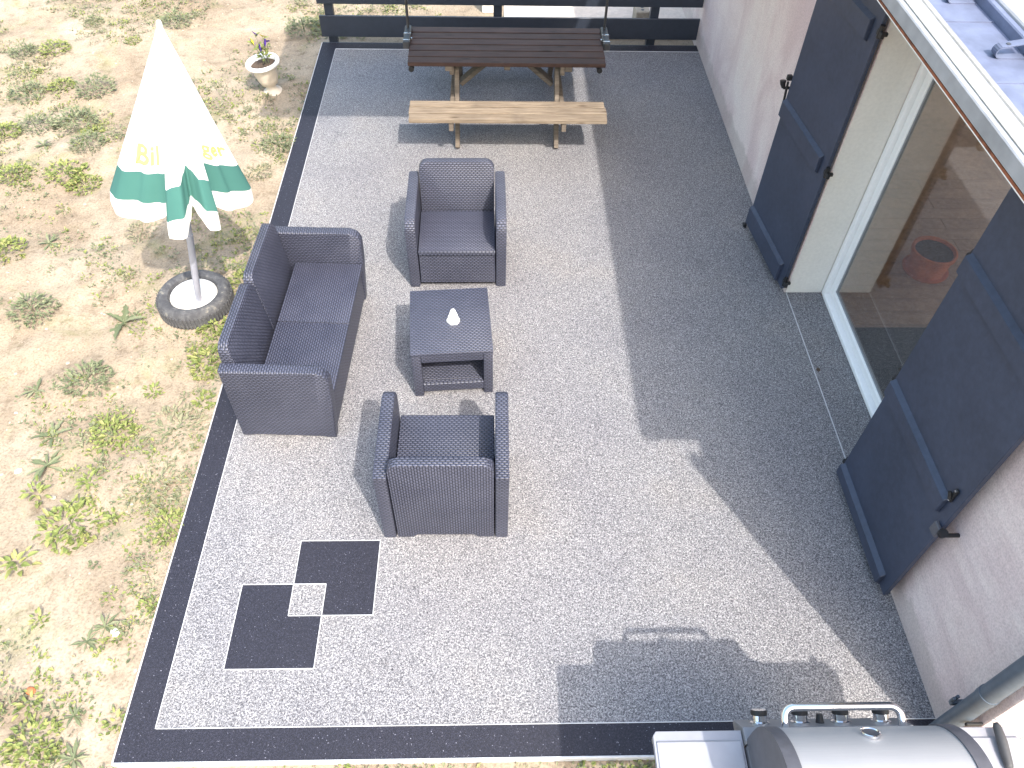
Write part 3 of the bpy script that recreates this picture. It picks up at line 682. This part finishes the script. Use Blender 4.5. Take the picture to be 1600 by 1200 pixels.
# ------------------------------------------------------------------ parasol in a tyre
BX, BY = -2.335, 4.555
ps = thing('tyre_stand', 'old car tyre filled with white cement holding the parasol pole', 'parasol stand', (-2.43, 4.70, GZ))
cx, cy = -2.43, 4.70
bm = B()
lathe(bm, [(k * 0.93, z) for k, z in [(0.195, 0.02), (0.20, 0.13), (0.215, 0.165), (0.25, 0.178), (0.285, 0.172), (0.305, 0.15), (0.315, 0.12), (0.317, 0.06), (0.305, 0.02), (0.28, 0.0), (0.21, 0.0), (0.195, 0.02)]], cx, cy, 64, GZ)
ty = obj('tyre', bm, M['tyre'], ps, smooth=True)
tb = B(); box(tb, 0.288, 0.300, -0.008, 0.008, 0.035, 0.135, 0.002); tb0 = None
for k in range(60):
    a = 2 * math.pi * k / 60
    if tb0 is None: tb0 = obj('tread_block', tb, M['tyre'], ty, local=True, loc=(0, 0, 0))
    else: dup_part(tb0, ty, (0, 0, 0), (0, 0, a))
obj('cement_fill', lathe(B(), [(0, 0.166), (0.11, 0.164), (0.172, 0.155), (0.188, 0.138), (0.178, 0.05)], cx, cy, 40, GZ), M['cement'], ps, smooth='all')
AP = Vector((-1.952, 4.60, 2.33)); BP = Vector((cx + 0.07, cy - 0.10, 0.10))
ax = (AP - BP); PL = ax.length
q = Vector((0, 0, 1)).rotation_difference(ax.normalized())
pr = thing('parasol', 'folded white parasol with green band and yellow lettering leaning slightly', 'parasol', BP, q.to_euler())
obj('pole', tube(B(), [(0, 0, -0.12), (0, 0, PL - 0.05)], 0.021, 14), M['pole'], pr, local=True, smooth=True)
obj('pole_sleeve', tube(B(), [(0, 0, 0.02), (0, 0, 0.70)], 0.026, 14), M['pole'], pr, local=True, smooth=True)
PHC = math.degrees(math.atan2(-4.6, 2.2))
CP = [(-180, 0.95), (-160, 0.80), (-135, 0.98), (-112, 0.84), (-95, 1.0), (-85, 0.97), (-62, 0.74), (-40, 0.60), (-31, 0.58), (-24, 0.92), (-10, 0.95), (-4, 0.76), (1, 0.64), (6, 0.74), (11, 0.92), (21, 0.92), (27, 0.57), (36, 0.56), (58, 0.72), (84, 1.0), (92, 0.84), (104, 0.98), (128, 0.8), (150, 1.0), (168, 0.82), (180, 0.95)]
def fold(ph):
    ph = (ph + 180) % 360 - 180
    for (a, ra), (b, rb) in zip(CP, CP[1:]):
        if a <= ph <= b:
            u = (ph - a) / (b - a); u = u * u * (3 - 2 * u); return ra + (rb - ra) * u
    return 1
SL, RIM = 1.165, 0.445
def canopy(ph, t):
    """ph degrees relative to the camera side, t 0 apex .. 1 end of the green band"""
    f = fold(ph); w = max(0.0, min(1.0, (t - 0.15) / 0.65)); w = w * w * (3 - 2 * w)
    r = (0.012 + RIM * t ** 1.02) * (1 + (f - 1) * w)
    sag = 0.20 * (1 - f) * w
    z = PL + 0.01 - SL * t + sag + 0.02 * math.sin(R_(ph * 3)) * w
    pc = (ph + 180) % 360 - 180; z += 0.085 * w * math.exp(-((pc + 1) / 24.0) ** 4)
    th = R_(ph + PHC); return Vector((r * math.cos(th), r * math.sin(th), z))
LB = [-180, -140, -95, -29, 2, 28, 86, 130, 180]
def lobe(ph):
    ph = (ph + 180) % 360 - 180
    for a, b in zip(LB, LB[1:]):
        if a <= ph <= b: return 0.025 + 0.088 * math.sin(math.pi * (ph - a) / (b - a)) ** 0.55
    return 0.05
def sheet(t0, t1, n, endf=None):
    bm = B(); rings = []
    K = 240
    for j in range(n + 1):
        ring = []
        for k in range(K):
            ph = -180 + 360 * k / K
            te = t1 if endf is None else t1 + endf(ph)
            p = canopy(ph, t0 + (te - t0) * j / n)
            if endf is not None:   # the hanging valance drops more steeply
                u = j / n; base = canopy(ph, t0); d = Vector((p.x - base.x, p.y - base.y, 0))
                p = Vector((base.x + d.x * 0.35, base.y + d.y * 0.35, p.z))
            ring.append(bm.verts.new(p))
        rings.append(ring)
    for a, b in zip(rings, rings[1:]):
        for k in range(K): bm.faces.new((a[k], a[(k + 1) % K], b[(k + 1) % K], b[k]))
    return bm
cnp = obj('canopy', sheet(0.0, 0.825, 26), M['cloth_white'], pr, local=True, smooth='all')
obj('green_band', sheet(0.825, 1.0, 8), M['cloth_green'], pr, local=True, smooth='all')
obj('valance', sheet(1.0, 1.02, 8, lobe), M['cloth_white'], pr, local=True, smooth='all')
obj('finial', lathe(B(), [(0.0, 0.03), (0.012, 0.025), (0.018, 0.0), (0.016, -0.02)], 0, 0, 14, PL + 0.01), M['cloth_white'], pr, local=True, smooth='all')
for k in range(8):
    ph = -158 + k * 45; a = canopy(ph, 0.1) * 1.0; b = canopy(ph, 0.98)
    ins = lambda v, s: Vector((v.x * s, v.y * s, v.z - 0.01))
    obj('rib', tube(B(), [ins(a, 0.7), ins(b, 0.9)], 0.005, 6), M['pole'], pr, local=True)
def lettering(txt, ph0, size, t_base):
    cu = bpy.data.curves.new('lettering', 'FONT'); cu.body = txt; cu.size = size; cu.offset = size * 0.02
    to = bpy.data.objects.new('lettering_tmp', cu); C.objects.link(to); bpy.context.view_layer.update()
    me = to.evaluated_get(bpy.context.evaluated_depsgraph_get()).to_mesh()
    bm = bmesh.new(); bm.from_mesh(me)
    bmesh.ops.triangulate(bm, faces=bm.faces[:])
    bmesh.ops.subdivide_edges(bm, edges=bm.edges[:], cuts=2, use_grid_fill=True)
    for v in bm.verts:
        u, w = v.co.x, v.co.y
        t = t_base - w / SL; ph = ph0 + math.degrees(u / (RIM * t_base))
        p = canopy(ph, t); v.co = Vector((p.x * 1.025, p.y * 1.025, p.z + 0.004))
    to.to_mesh_clear(); bpy.data.objects.remove(to); 
    obj('lettering', bm, M['print_yellow'], cnp, local=True)
lettering('Bil', -72, 0.20, 0.775)
lettering('ger', 40, 0.15, 0.765)

# ------------------------------------------------------------------ flower urn
UX, UY = -2.42, 8.10
ur = thing('flower_urn', 'cream pedestal urn with violet and yellow pansies on the bare soil', 'planter', (UX, UY, GZ), (R_(3), R_(-6), 0))
ur.scale = (1.08, 1.08, 1.27)
def L_(prof, seg=36): return lathe(B(), prof, 0, 0, seg)
obj('pedestal', L_([(0, 0), (0.095, 0.0), (0.10, 0.012), (0.09, 0.03), (0.06, 0.045), (0.05, 0.07), (0.055, 0.085)]), M['urn'], ur, local=True, smooth=50)
bw = obj('bowl', L_([(0.05, 0.08), (0.085, 0.10), (0.105, 0.15), (0.125, 0.24), (0.14, 0.27)]), M['urn'], ur, local=True, smooth=50)
obj('rim', L_([(0.138, 0.265), (0.165, 0.272), (0.172, 0.285), (0.165, 0.30), (0.145, 0.303), (0.132, 0.295), (0.128, 0.26)]), M['pvc'], bw, local=True, smooth='all')
obj('soil', L_([(0, 0.268), (0.06, 0.272), (0.13, 0.262)]), M['soil'], ur, local=True)
def leaf_bm(L, w, lift, curl, n=4, wid=None):
    bm = B(); prev = None
    for i in range(n + 1):
        u = i / n; ww = (wid(u) if wid else math.sin(math.pi * min(1, 0.12 + 0.88 * u) ** 0.9)) * w / 2 + 0.0004
        x = L * u * math.cos(lift * (1 - 0.4 * u)); z = L * (math.sin(lift) * u - curl * u * u)
        a = bm.verts.new((x, -ww, z + ww * 0.35)); c = bm.verts.new((x, 0, z)); b = bm.verts.new((x, ww, z + ww * 0.35))
        if prev: bm.faces.new((prev[0], prev[1], c, a)); bm.faces.new((prev[1], prev[2], b, c))
        prev = (a, c, b)
    return bm
for k in range(7):
    a = k * 0.9 + 0.3; r = 0.012 + 0.008 * (k % 4); hh = 0.13 + 0.06 * ((k * 7) % 5) / 4
    tp = Vector((0.03 + 0.075 * math.cos(a), 0.02 + 0.07 * math.sin(a), 0.27 + hh + 0.04))
    st = obj('stem', tube(B(), [(0.04 + r * math.cos(a), 0.01 + r * math.sin(a), 0.265), (0.035 + 0.04 * math.cos(a), 0.015 + 0.04 * math.sin(a), 0.27 + hh * 0.6), tp], 0.0025, 5), M['leaf_dull'], ur, local=True)
    for j in range(4):
        lf = leaf_bm(0.075, 0.032, 0.5, 0.3); lf.transform(Matrix.Translation(Vector((0.04, 0.012, 0.265)).lerp(tp, 0.3 + 0.2 * j)) @ Matrix.Rotation(a + j * 1.7, 4, 'Z')); obj('leaf', lf, M['leaf_bright'], st, local=True)
    fl = B()
    for j in range(5):
        pe = leaf_bm(0.036, 0.036, 0.35, 0.1, 3); merge(fl, pe, Matrix.Rotation(j * 2 * math.pi / 5, 4, 'Z'))
    fl.transform(Matrix.Translation(tp) @ Matrix.Rotation(-0.6, 4, 'X') @ Matrix.Rotation(0.3 * k, 4, 'Y')); obj('flower', fl, M['violet'] if k % 3 != 1 else M['yellow'], ur, local=True)

# ------------------------------------------------------------------ barbecue
BR = 0.125
bq = thing('barbecue', 'silver gas barbecue with stainless steel lid and side shelves', 'barbecue', (1.45, 0.75, GZ))
obj('cart', box(B(), 1.10, 1.84, 0.50, 0.99, 0.12, 0.78, 0.01), M['panel'], bq)
for x in (1.13, 1.81):
    for yv in (0.53, 0.96): obj('leg', box(B(), x - 0.02, x + 0.02, yv - 0.02, yv + 0.02, GZ + 0.02, 0.12, 0.003), M['cap'], bq)
for yv in (0.53, 0.96): obj('wheel', tube(B(), [(1.085, yv, GZ + 0.075), (1.125, yv, GZ + 0.075)], 0.075, 20), M['rubber'], bq, smooth=True)
obj('firebox', box(B(), 1.104, 1.866, 0.50, 0.975, 0.781, 0.926, 0.01), M['cap'], bq)
# control panel with sloping face
bm = B(); prism(bm, [(0.976, 0.78), (1.105, 0.78), (1.112, 0.80), (1.045, 0.918), (0.985, 0.925), (0.976, 0.912)], 1.103, 1.868, 'x', 0.004, 2); cp = obj('control_panel', bm, M['panel'], bq)
kn0 = None
for x in (1.20, 1.385, 1.57, 1.755):
    k = B()
    t = B(); lathe(t, [(0, 0), (0.036, 0), (0.036, 0.006), (0.027, 0.010), (0.027, 0.030)], 0, 0, 24); Tk = Matrix.Translation((x, 1.076, 0.862)) @ Matrix.Rotation(-R_(62), 4, 'X') @ Matrix.Scale(1.2, 4); t.transform(Tk)
    kn = obj('knob', t, M['chrome'], cp, smooth=30)
    t = B(); lathe(t, [(0.027, 0.030), (0.030, 0.031), (0.030, 0.046), (0.026, 0.049)], 0, 0, 24); t.transform(Tk); obj('knob_grip', t, M['black'], kn, smooth=30)
    t = B(); lathe(t, [(0.026, 0.049), (0.0, 0.051)], 0, 0, 24); t.transform(Tk); obj('knob_cap', t, M['chrome'], kn, smooth=30)
t = B(); lathe(t, [(0, 0), (0.016, 0), (0.012, 0.022), (0.011, 0.032), (0, 0.033)], 0, 0, 16); t.transform(Matrix.Translation((1.475, 1.076, 0.862)) @ Matrix.Rotation(-R_(62), 4, 'X') @ Matrix.Scale(1.2, 4)); obj('igniter_button', t, M['black'], cp, smooth=30)
# lid
lp = [(1.0, 0.928), (1.003, 1.0), (1.0, 1.075), (0.985, 1.13), (0.955, 1.18), (0.91, 1.225), (0.85, 1.262), (0.77, 1.285), (0.66, 1.28), (0.57, 1.22), (0.52, 1.10), (0.50, 0.928)]
lp = [(a - 0.018, 0.928 + (b - 0.928) * 1.2) for a, b in lp]
def smooth_prof(p, n=4):
    out = []
    P = [p[0]] + p + [p[-1]]
    for i in range(1, len(P) - 2):
        for k in range(n):
            t = k / n; p0, p1, p2, p3 = P[i - 1], P[i], P[i + 1], P[i + 2]
            out.append(tuple(0.5 * (2 * p1[j] + (p2[j] - p0[j]) * t + (2 * p0[j] - 5 * p1[j] + 4 * p2[j] - p3[j]) * t * t + (3 * p1[j] - p0[j] - 3 * p2[j] + p3[j]) * t ** 3) for j in (0, 1)))
    return out + [p[-1]]
lps = smooth_prof(lp)
ld = obj('lid', prism(B(), lps, 1.16, 1.83, 'x'), M['inox'], bq, smooth=50)
cc = (0.75, 1.05)
def grow(p, s): return [(cc[0] + (a - cc[0]) * s, cc[1] + (b - cc[1]) * s if b > 0.93 else b) for a, b in p]
obj('lid_end', prism(B(), grow(lps, 1.025), 1.105, 1.161, 'x', 0.012, 3), M['cap'], ld, smooth=40)
obj('lid_end', prism(B(), grow(lps, 1.025), 1.829, 1.885, 'x', 0.012, 3), M['cap'], ld, smooth=40)
hp = slerp_path([(1.22, 0.945, 1.11), (1.22, 1.055, 1.15), (1.715, 1.055, 1.15), (1.715, 0.945, 1.11)], 0.05, 8)
obj('handle', tube(B(), hp, 0.0165, 16), M['chrome'], ld, smooth='all')
gT = Matrix.Translation((1.50, 0.907, 1.270)) @ Matrix.Rotation(-R_(46), 4, 'X')
t = B(); lathe(t, [(0, 0), (0.036, 0), (0.038, 0.012), (0.034, 0.014), (0.031, 0.010)], 0, 0, 28); t.transform(gT); th = obj('thermometer', t, M['chrome'], ld, smooth=30)
t = B(); lathe(t, [(0.0315, 0.0095), (0, 0.0095)], 0, 0, 24); t.transform(gT); obj('dial', t, M['cap'], th)
def shelf(x0, x1, cham):
    t = B()
    pts = [(x0, 0.50), (x1, 0.50), (x1, 1.04 - (0.05 if cham == 1 else 0)), (x1 - (0.05 if cham == 1 else 0), 1.04), (x0 + (0.015 if cham == 0 else 0), 1.04), (x0, 1.02)]
    pts = [p for i, p in enumerate(pts) if i == 0 or p != pts[i - 1]]
    prism(t, pts, 0.865, 0.895, 'z', 0.006, 2); sh = obj('side_shelf', t, M['silver'], bq, smooth=35)
    t = B(); prism(t, [(0.50, 0.895), (1.0, 0.895), (0.99, 0.903), (0.51, 0.903)], x0 + 0.012, x1 - 0.012, 'x', 0.002, 1); obj('shelf_plate', t, M['silver'], sh)
    obj('shelf_apron', box(B(), x0 + 0.01, x1 - 0.06 if cham == 1 else x1 - 0.002, 1.01, 1.035, 0.80, 0.864, 0.004), M['panel'], sh)
shelf(0.705, 1.10, 0); shelf(1.87, 2.335, 1)
# brush on the right shelf
gb = thing('grill_brush', 'barbecue brush with dark grey grip lying on the right side shelf', 'brush', (2.225, 0.88, 0.905))
gp = obj('grip', tube(B(), [(2.235, 1.045, 0.926), (2.234, 1.03, 0.928), (2.23, 0.97, 0.929), (2.225, 0.92, 0.926), (2.222, 0.875, 0.923), (2.22, 0.86, 0.921)], [0.011, 0.018, 0.022, 0.021, 0.018, 0.015], 14), M['rubber'], gb, smooth='all')
obj('shaft', tube(B(), [(2.22, 0.861, 0.921), (2.215, 0.64, 0.919)], 0.012, 10), M['steel'], gb, smooth=True)
obj('hang_ring', tube(B(), [(2.235 + 0.012 * math.cos(a * 0.5), 1.055 + 0.010 * math.sin(a * 0.5), 0.924) for a in range(13)], 0.002, 6), M['steel'], gb)
obj('brush_head', box(B(), 2.185, 2.245, 0.55, 0.64, 0.9045, 0.93, 0.004), M['black'], gb)

# ------------------------------------------------------------------ weeds
LV = {}
def leafmesh(key, *a, **k):
    if key not in LV:
        bm = leaf_bm(*a, **k); me = bpy.data.meshes.new('leaf_' + key); bm.to_mesh(me); bm.free(); LV[key] = me
    return LV[key]
lob = lambda u: (math.sin(math.pi * (0.1 + 0.9 * u)) ** 0.8) * (0.72 + 0.28 * math.cos(u * 26))
def bush_bm(n, rad, hgt, ll, lw, rs):
    rg = random.Random(rs); bm = B()
    for i in range(n):
        a = rg.uniform(0, 6.283); r = rad * math.sqrt(rg.random()); z = hgt * rg.random() * (1 - 0.6 * (r / rad) ** 2)
        t = leaf_bm(ll * rg.uniform(0.6, 1.25), lw * rg.uniform(0.7, 1.2), rg.uniform(0.0, 0.9), rg.uniform(0.0, 0.5), 2)
        merge(bm, t, Matrix.Translation((r * math.cos(a), r * math.sin(a), z)) @ Matrix.Rotation(a + rg.uniform(-1, 1), 4, 'Z') @ Matrix.Rotation(rg.uniform(-.4, .4), 4, 'X'))
    return bm
W_COUNT = 0
def weed(kind, x, y, size, label, group=None):
    global W_COUNT
    W_COUNT += 1; rg = random.Random(W_COUNT * 13 + 5)
    o = thing('weed_plant', label, 'weed', (x, y, gh(x, y) - 0.004), (0, 0, rg.uniform(0, 6.28)), group); o.scale = (size, size, size)
    if kind in ('rosette', 'thistle', 'broad'):
        mat = {'rosette': 'leaf_dull', 'thistle': 'leaf_dull', 'broad': 'leaf_bright'}[kind]
        n = {'rosette': 11, 'thistle': 8, 'broad': 22}[kind]
        for k in range(n):
            if kind == 'broad': me = leafmesh('broad%d' % (k % 2), 0.046, 0.021, 0.5 + 0.3 * (k % 2), 0.35, 3)
            elif kind == 'rosette': me = leafmesh('ros%d' % (k % 2), 0.10, 0.022, 0.22 + 0.25 * (k % 2), 0.28, 6, wid=lob)
            else: me = leafmesh('thi%d' % (k % 2), 0.17, 0.050, 0.30 + 0.2 * (k % 2), 0.25, 8, wid=lob)
            if not me.materials: me.materials.append(M[mat])
            c = bpy.data.objects.new('leaf', me); C.objects.link(c); c.parent = o
            r = 0.0 if kind != 'broad' else rg.uniform(0, 0.07)
            a = k * 2.4 + rg.uniform(-.3, .3); c.location = (r * math.cos(a), r * math.sin(a), rg.uniform(0, 0.02 if kind != 'broad' else 0.05))
            s = rg.uniform(0.65, 1.15); c.scale = (s, s, s); c.rotation_euler = (rg.uniform(-.3, .3), rg.uniform(-.15, .15), a)
    else:
        n, rad, hg, ll, lw, mat = {'bush': (260, 0.15, 0.12, 0.034, 0.014, 'leaf_dull'), 'green': (200, 0.13, 0.07, 0.032, 0.017, 'leaf_bright'), 'pale': (170, 0.15, 0.035, 0.034, 0.012, 'leaf_pale')}[kind]
        obj('foliage', bush_bm(n, rad, hg, ll, lw, W_COUNT), M[mat], o, local=True)
        obj('stem', tube(B(), [(0, 0, 0), (0.01, 0.005, hg)], 0.004, 5), M['leaf_dull'], o, local=True)
PL_ = [
 ('bush', -4.36, 8.12, 1.35, 'bushy dark green weed clump level with the urn, left of the parasol tip'),
 ('bush', -4.37, 7.45, 1.45, 'largest rounded dark weed bush on the soil left of the parasol'),
 ('green', -5.11, 8.98, 1.3, 'bright green weed clump farthest to the upper left on bare soil'),
 ('bush', -5.44, 8.9, 1.0, 'small grey green weed at the upper left edge of the plot'),
 ('bush', -5.09, 8.04, 1.3, 'tall grey green weed tuft near the upper left frame edge'),
 ('green', -4.76, 8.18, 1.1, 'yellow green weed between two darker tufts at upper left'),
 ('bush', -4.76, 7.38, 1.2, 'grey green weed spreading left of the largest dark bush'),
 ('green', -4.14, 7.29, 0.9, 'small bright weed just right of the largest dark bush'),
 ('rosette', -4.53, 7.03, 1.2, 'loose leafy weed below the largest dark bush'),
 ('bush', -4.08, 7.0, 1.1, 'grey green weed patch left of the parasol cloth'),
 ('green', -4.16, 6.56, 1.5, 'wide bright green weed patch left of the green parasol band'),
 ('green', -3.95, 6.42, 1.2, 'light green weed beside the wide patch nearest the parasol'),
 ('green', -5.0, 7.22, 1.2, 'bright weed cut by the left frame edge near the top'),
 ('green', -4.29, 9.23, 0.7, 'small upright yellow green weed left of the parasol tip'),
 ('bush', -3.88, 9.66, 1.2, 'dark weed tuft right behind the parasol tip'),
 ('bush', -4.87, 9.63, 0.8, 'small dark weed tuft on pale soil at the very top'),
 ('bush', -2.31, 9.6, 1.5, 'tall weed growing against the end of the fence'),
 ('thistle', -2.99, 4.53, 1.35, 'spiky dark thistle left of the tyre parasol base'),
 ('bush', -3.05, 3.87, 1.15, 'dense grey green weed on bare soil below the thistle'),
 ('rosette', -3.44, 3.82, 1.3, 'spread leafy weed near the left edge below the thistle'),
 ('thistle', -3.17, 3.4, 0.9, 'narrow green weed lying diagonally near the left edge'),
 ('rosette', -3.10, 3.13, 1.5, 'wide open rosette weed with long grey green leaves'),
 ('broad', -3.09, 2.89, 1.3, 'bright yellow green broad leaved weed below the open rosette'),
 ('broad', -2.75, 2.96, 1.1, 'fresh green leafy weed standing alone on bare soil'),
 ('green', -2.76, 2.64, 1.5, 'large bright green weed clump in the lower left soil'),
 ('green', -2.71, 3.37, 1.2, 'low green weed mat halfway between left edge and sofa'),
 ('pale', -2.29, 3.43, 1.5, 'pale yellowish weed mat close to the border beside the sofa'),
 ('broad', -2.55, 3.79, 1.0, 'light green leafy weed left of the sofa arm'),
 ('green', -2.19, 4.08, 1.3, 'green weed tuft beneath the back of the sofa'),
 ('broad', -2.14, 3.68, 1.0, 'yellow green weed at the border by the near sofa corner'),
 ('broad', -2.51, 2.69, 0.9, 'small yellow green broad leaved weed in the lower soil'),
 ('pale', -2.31, 2.96, 1.4, 'pale dry weed mat near the dark border, level with the near armchair'),
 ('green', -2.12, 2.63, 1.0, 'green weed touching the border left of the near armchair'),
 ('broad', -2.99, 2.35, 1.5, 'big leafy weed cut by the left frame edge at lower left'),
 ('broad', -2.06, 2.07, 0.9, 'bright yellow weed touching the border left of the dark squares'),
 ('broad', -2.71, 1.98, 0.8, 'small bright weed near the lower left frame edge'),
 ('rosette', -2.30, 1.93, 1.0, 'flat grey green rosette beside the white stone'),
 ('rosette', -2.38, 1.84, 0.9, 'second flat rosette just below the one by the stone'),
 ('broad', -2.58, 1.48, 0.9, 'yellow green weed beside the reddish stone at lower left'),
 ('rosette', -2.31, 1.42, 0.8, 'thin light weed left of the patio corner'),
 ('green', -2.48, 1.27, 1.1, 'green weed clump at the bottom left of the picture'),
 ('broad', -2.09, 1.40, 0.8, 'leafy weed touching the patio corner'),
 ('rosette', -2.24, 1.20, 1.1, 'leafy rosette at the bottom edge left of the patio corner'),
 ('bush', -2.17, 7.02, 1.1, 'green weed tuft beside the far dark border below the urn'),
 ('green', -4.62, 6.5, 1.2, 'green weed at the left frame edge level with the green band'),
 ('rosette', -3.93, 5.5, 1.2, 'curved leafy weed left of the parasol valance'),
 ('green', -4.25, 5.35, 1.4, 'broad grey green weed patch at the middle left edge'),
 ('pale', -3.17, 5.68, 1.0, 'dry pale weed just below the left parasol valance'),
 ('bush', -3.72, 4.6, 1.2, 'grey weed patch at the left edge above the thistle row'),
 ('green', -2.23, 4.42, 1.0, 'green weed squeezed between tyre and sofa back'),
 ('green', -2.13, 4.98, 1.1, 'green weed at the border above the tyre'),
 ('pale', -2.31, 6.57, 1.0, 'pale weed beside the border right of the parasol'),
]
for p in PL_: weed(*p, group='weeds on the bare soil')

def weed_cover():
    rg = np.random.default_rng(11); V = []; F = []; MI = []
    def field(x, y): return (np.sin(x * 2.1 + 1.3 * np.sin(y * 1.7)) + np.sin(y * 2.6 + 1.1 * np.sin(x * 2.9 + 1)) + np.sin((x + y) * 4.3)) / 3
    n = 0
    for _ in range(16000):
        x = rg.uniform(-6.6, -2.06); y = rg.uniform(0.7, 12.5)
        if rg.random() < 0.07: x = rg.uniform(-2.0, 1.0); y = rg.uniform(0.85, 1.13)
        elif rg.random() < 0.10: x = rg.uniform(-2.2, 0.0); y = rg.uniform(9.35, 12)
        edge = 0.35 if -2.35 < x < -2.05 and y < 6 else 0.16 if y < 3.6 else 0.08 if x < -3.6 else 0
        if field(x, y) + edge + rg.uniform(-0.5, 0.5) < 0.38: continue
        if (x + 2.43) ** 2 + (y - 4.7) ** 2 < 0.33 ** 2 or (x + 2.42) ** 2 + (y - 8.1) ** 2 < 0.12 ** 2: continue
        z = gh(x, y) - 0.003; m = rg.choice(3, p=[0.36, 0.34, 0.30]); k = rg.integers(5, 16); rad = rg.uniform(0.02, 0.09)
        for _k in range(k):
            a = rg.uniform(0, 6.283); r = rad * rg.random(); L = rg.uniform(0.014, 0.038); w = L * rg.uniform(0.18, 0.34)
            up = rg.uniform(0.1, 0.9); c, s = math.cos(a), math.sin(a); bx = x + r * c; by = y + r * s; a2 = a + rg.uniform(-.8, .8); c2, s2 = math.cos(a2), math.sin(a2)
            bz = z + rg.uniform(0, 0.02); h = L * math.sin(up); d = L * math.cos(up); i = len(V)
            V += [(bx, by, bz), (bx + c2 * d * .5 - s2 * w, by + s2 * d * .5 + c2 * w, bz + h * .75), (bx + c2 * d, by + s2 * d, bz + h * 0.8), (bx + c2 * d * .5 + s2 * w, by + s2 * d * .5 - c2 * w, bz + h * .75)]
            F.append((i, i + 3, i + 2, i + 1)); MI.append(int(m))
    me = bpy.data.meshes.new('weed_cover'); me.from_pydata(V, [], F)
    for k in ('leaf_bright', 'leaf_dull', 'leaf_pale'): me.materials.append(M[k])
    me.polygons.foreach_set('material_index', MI)
    o = bpy.data.objects.new('weed_cover', me); C.objects.link(o); o['kind'] = 'stuff'; tag(o, 'sparse small green weeds scattered over the dry soil', 'weeds')
weed_cover()
def pebbles():
    rg = np.random.default_rng(5); bm = B(); base = bmesh.new(); bmesh.ops.create_icosphere(base, subdivisions=1, radius=1)
    V0 = [v.co.copy() for v in base.verts]; F0 = [[v.index for v in f.verts] for f in base.faces]; base.free(); V = []; F = []
    for _ in range(1500):
        x = rg.uniform(-6, -2.06); y = rg.uniform(0.8, 12.5)
        if rg.random() < .06: x = rg.uniform(-2, 0.9); y = rg.uniform(.85, 1.14)
        r = 0.004 + 0.012 * rg.random() ** 3; sx, sy, sz = rg.uniform(.7, 1.3, 3); z = gh(x, y); i = len(V)
        V += [(x + v.x * r * sx, y + v.y * r * sy, z + v.z * r * sz * .6) for v in V0]; F += [[i + k for k in f] for f in F0]
    me = bpy.data.meshes.new('pebbles'); me.from_pydata(V, [], F); me.materials.append(M['stone'])
    o = bpy.data.objects.new('pebbles', me); C.objects.link(o); o['kind'] = 'stuff'; tag(o, 'small pale pebbles scattered in the dry soil', 'pebbles')
pebbles()
def stone(x, y, r, mat, label):
    t = bmesh.new(); bmesh.ops.create_icosphere(t, subdivisions=2, radius=r); rg = random.Random(int(x * 100))
    for v in t.verts: v.co = Vector((v.co.x * 1.2, v.co.y * 0.85, v.co.z * 0.5)) * rg.uniform(0.88, 1.1)
    t.transform(Matrix.Translation((x, y, gh(x, y) + r * 0.2)) @ Matrix.Rotation(rg.uniform(0, 3), 4, 'Z'))
    tag(obj('stone', t, mat, smooth=40), label, 'stone', 'stones lying on the soil')
stone(-2.24, 1.90, 0.028, M['cement'], 'white stone beside the flat rosette left of the border')
stone(-2.60, 1.56, 0.026, M['terracotta'], 'reddish stone among weeds at the lower left')
stone(-3.30, 3.10, 0.022, M['cement'], 'white stone near the left edge beside the open rosette')
stone(-2.98, 2.88, 0.022, M['stone'], 'grey stone between the bright weeds in the lower left')
stone(-2.86, 6.25, 0.02, M['stone'], 'pale stone on bare soil right of the parasol')
stone(-2.52, 8.9, 0.03, M['stone'], 'pale stone on shaded soil behind the urn')
